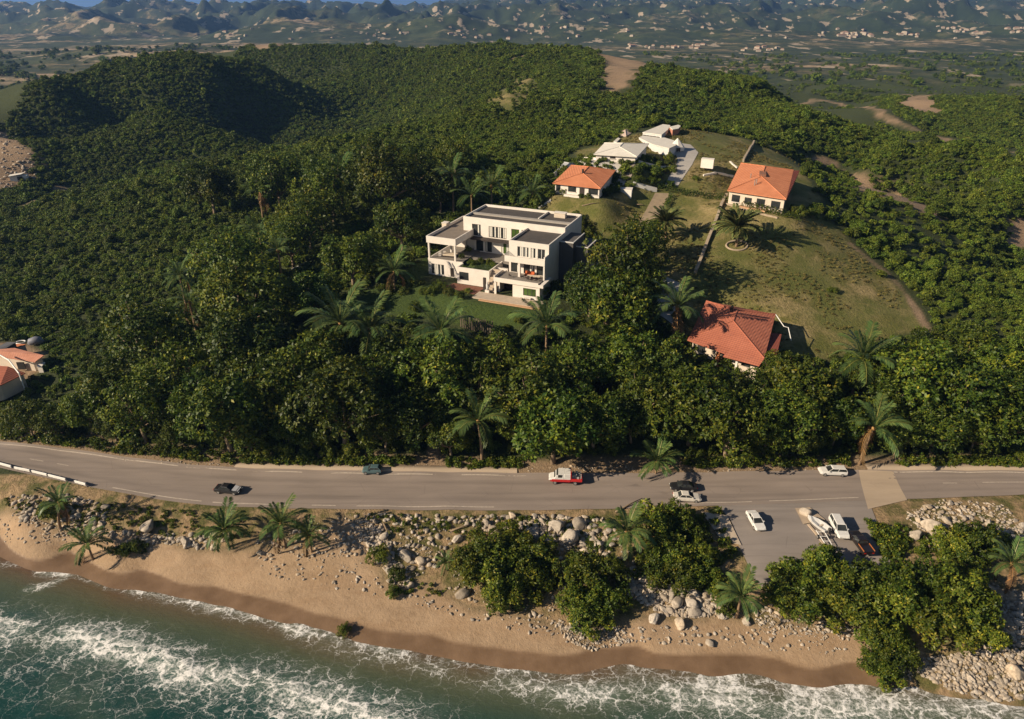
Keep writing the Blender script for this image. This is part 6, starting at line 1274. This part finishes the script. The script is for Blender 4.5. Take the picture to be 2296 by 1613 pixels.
for pg, n_, a_, b_ in [(ZONES[0][2], 900, .12, .5), (ZONES[1][2], 700, .10, .40), (ZONES[2][2], 1100, .10, .42), (ZONES[3][2], 300, .15, .5), (ZONES[4][2], 380, .10, .35), (ZONES[5][2], 380, .08, .3), (ZONES[6][2], 600, .10, .6), (ZONES[7][2], 700, .08, .55), (ZONES[8][2], 520, .06, .34),
   ([(1000,1180),(1400,1170),(1420,1260),(1400,1420),(1230,1420),(1010,1330)], 520, .10, .4), ([(1700,1375),(1960,1410),(1960,1440),(1700,1420)], 260, .06, .25), ([(560,1215),(800,1150),(840,1240),(700,1260)], 300, .08, .4), ([(0,1165),(420,1205),(330,1235),(0,1215)], 260, .06, .35), ([(1640,1340),(1740,1340),(2000,1400),(1980,1440),(1700,1400)], 260, .1, .4), ([(1940,1440),(2060,1470),(2040,1530),(1985,1530)], 160, .1, .35),
   ([(795,1150),(1000,1158),(1000,1260),(900,1310),(830,1250)], 420, .08, .5), ([(0,300),(40,305),(80,350),(85,400),(40,425),(0,440)], 160, .3, .9), ([(1580,1060),(1900,1052),(1900,1040),(1580,1046)], 90, .05, .2), ([(640,1050),(980,1052),(980,1040),(640,1038)], 90, .05, .25),
   ([(250,1026),(560,1044),(560,1052),(260,1034)], 160, .05, .2), ([(1180,1058),(1500,1052),(1500,1040),(1180,1045)], 110, .05, .25)]:
    for p in in_poly(pg, n_):
        g = on_ground(p[0], p[1]); s_ = float(a_+(b_-a_)*rz_.uniform()**2.2); RP.append((g[0], g[1], g[2]+0.15*s_)); RS.append((s_*rz_.uniform(.8, 1.5), s_*rz_.uniform(.7, 1.2), s_*rz_.uniform(.6, 1.1)))
gn_scatter('rubble', np.array(RP), np.array(RS), STONES, '')
# grass and weeds between the stones, on the verge and on the hill
TUF = [bush_mesh('tuft', 900+k, 22, 0.55, 5, 4, 0.5, M_LEAF, 0.5) for k in range(4)]
TP = []; TS = []
for pg, n_, a_, b_ in [([(0,1120),(240,1130),(430,1150),(560,1160),(540,1215),(300,1200),(60,1170)], 260, .12, .42), ([(790,1150),(1000,1160),(1400,1160),(1420,1240),(1250,1230),(1000,1200),(900,1200)], 260, .12, .45), ([(2010,1180),(2110,1210),(2200,1220),(2120,1250),(2000,1240)], 110, .2, .6), ([(860,1290),(1000,1320),(1000,1345),(880,1330)], 40, .15, .45), ([(1420,1150),(1640,1150),(1650,1330),(1440,1330)], 120, .3, .8), ([(1940,1170),(2010,1190),(2020,1260),(1990,1260)], 70, .3, .8),
   ([(0,985),(250,1015),(500,1040),(930,1048),(930,1030),(500,1020),(0,965)], 420, .25, .8), ([(1000,1050),(1170,1052),(1170,1030),(1000,1030)], 90, .25, .7), ([(1530,1050),(1900,1045),(1900,1030),(1530,1030)], 140, .3, .8), ([(2000,1045),(2296,1048),(2296,1028),(2000,1028)], 120, .3, .8), ([(640,585),(700,560),(960,640),(800,660),(640,640)], 160, .3, .9), ([(240,1230),(330,1225),(330,1240),(250,1245)], 40, .2, .5)]:
    for p in in_poly(pg, n_):
        g = on_ground(p[0], p[1]); s_ = float(rz_.uniform(a_, b_)); TP.append((g[0], g[1], g[2]-0.4*s_)); TS.append((s_, s_, s_*rz_.uniform(.7, 1.1)))
LP = scatter(112, 300, 1.1, np.random.default_rng(8), 0.55); lx, ly = LP[:, 0], LP[:, 1]; lm = (poly_sd(lx, ly, LAWN) > 0.5) & (fbm(lx/9, ly/9, 3, 44) > 0.0) & (rz_.uniform(0, 1, len(lx)) < 0.85)
for pg in (DRIVE, DIRT, [c[:2] for c in H2C], [c[:2] for c in H3C], [c[:2] for c in H4C], [c[:2] for c in H5C]): lm &= poly_sd(lx, ly, pg) < -1.0
M_TUS = leaf_mat('dry_grass', [(0.0, (0.075,0.078,0.020)), (0.5, (0.18,0.155,0.045)), (1.0, (0.32,0.24,0.09))], 0.2, 0.8, 0.02, (0.6, 1.2))
TUS = [bush_mesh('tussock', 920+k, 16, 0.6, 5, 4, 0.45, M_TUS, 0.45) for k in range(4)]
lx, ly = lx[lm], ly[lm]; ls = rz_.uniform(0.16, 0.44, len(lx)); gn_scatter('grass', np.c_[lx, ly, H(lx, ly)-0.42*ls], np.c_[ls, ls, ls*0.7], TUS, '')
gn_scatter('weeds', np.array(TP), np.array(TS), TUF, '')
# driftwood-like fallen trunks on the bank and the hill
for k, ((x0, y0), (x1, y1), lb) in enumerate([((1010,1193),(1062,1178),'pale fallen branch on the bank left of the large pinkish boulder'),((1380,1150),(1440,1120),'bare pale stick leaning by the road above the large palm'),((860,1175),(870,1215),'dark fallen log on the bank below the road'),((2068,1195),(2085,1240),'pale fallen branch on the grass right of the parking place'),((1215,1000),(1250,975),'bare pale branch sticking out of the belt beside the truck'),((1305,463),(1345,457),'grey dead branch lying on the grass behind the villa'),((1425,460),(1448,464),'pale plank lying on the grass beside the dirt path')]):
    a_, b_ = on_ground(x0, y0), on_ground(x1, y1); m = MB(); md = [lerp(a_[i], b_[i], .5) for i in range(3)]
    m.tube([(a_[0], a_[1], a_[2]+0.15), (md[0]+.2, md[1], md[2]+0.45), (b_[0], b_[1], b_[2]+0.25)], [0.17, 0.12, 0.05], 6); tag(m.build('fallen_branch', M_BARK, None, smooth=True), lb, 'branch')

# ------------------------------------------------------------------ far houses on the plain
M_FARR = simple('dusty_tile_roof', (0.27,0.165,0.115), 0.9, 0.2, 0.2); M_FARW = simple('dusty_wall', (0.36,0.30,0.24), 0.9, 0.2, 0.2)
def far_house(seed):
    rng = random.Random(seed); m = MB(); w, d, h = rng.uniform(5, 9), rng.uniform(4, 6), rng.uniform(3.2, 5.5)
    m.box(-w, w, -d, d, -2, h); nw = len(m.f); r = 2.6
    if seed % 3: m.add([(-w-.5,-d-.5,h),(w+.5,-d-.5,h),(w+.5,d+.5,h),(-w-.5,d+.5,h),(-w*.45,0,h+r),(w*.45,0,h+r)], [(0,1,5,4),(1,2,5),(2,3,4,5),(3,0,4),(3,2,1,0)])
    else: m.box(-w*.9, w*.6, -d*.8, d*.8, h, h+2.0)
    me = m.mesh('far_house', [M_FARW, M_FARR if seed % 3 else M_FARW])
    for i, p_ in enumerate(me.polygons): p_.material_index = 1 if i >= nw else 0
    return me
FH = [far_house(k) for k in range(6)]
def spread(n, box_, lb, gp, smin=0.5, smax=0.9):
    for _ in range(n):
        px, py = rz_.uniform(box_[0], box_[2]), rz_.uniform(box_[1], box_[3]); g = on_ground(px, py)
        if g[1] < 700: continue
        s_ = rz_.uniform(smin, smax)
        o = link('far_house', FH[int(rz_.integers(6))], None, (g[0], g[1], hz(g[0], g[1])), (0, 0, rz_.uniform(0, 3.1)), (s_, s_, s_)); tag(o, lb, 'house', gp)
spread(26, (1400,101,1585,110), 'small pale house of the hamlet just beyond the wooded ridge', 'hamlet beyond the wooded ridge')
spread(10, (1640,106,1760,118), 'tiny house in the fields right of the far hamlet', 'houses right of the hamlet')
spread(24, (1880,74,2060,84), 'pale far house of the settlement at the foot of the right mountains', 'settlement below the right mountains', 0.6, 1.1)
spread(22, (1000,62,1400,92), 'tiny far house in the hills above the wooded ridge', 'houses in the middle hills', 0.5, 0.9)
spread(26, (300,55,1000,90), 'tiny far house on the plain at the upper left', 'houses on the left plain', 0.45, 0.8)
spread(20, (1400,60,2290,100), 'tiny far house on the right plain', 'houses on the right plain', 0.5, 0.8)
spread(16, (2100,60,2290,75), 'tiny far house at the right below the mountains', 'houses far right', 0.6, 1.0)

# ------------------------------------------------------------------ the air
hm = bpy.data.materials.new('haze'); hm.use_nodes = True; hn = hm.node_tree; hn.nodes.clear()
ho = hn.nodes.new('ShaderNodeOutputMaterial'); hv = hn.nodes.new('ShaderNodeVolumePrincipled'); hv.inputs['Color'].default_value = (0.22,0.43,0.92,1); hv.inputs['Density'].default_value = 9.0e-5; hv.inputs['Anisotropy'].default_value = 0.2
hn.links.new(hv.outputs[0], ho.inputs['Volume'])
m = MB(); m.box(-70000, 70000, -800, 46000, -8, 620); hz_ = m.build('haze', hm); tag(hz_, kind='stuff')
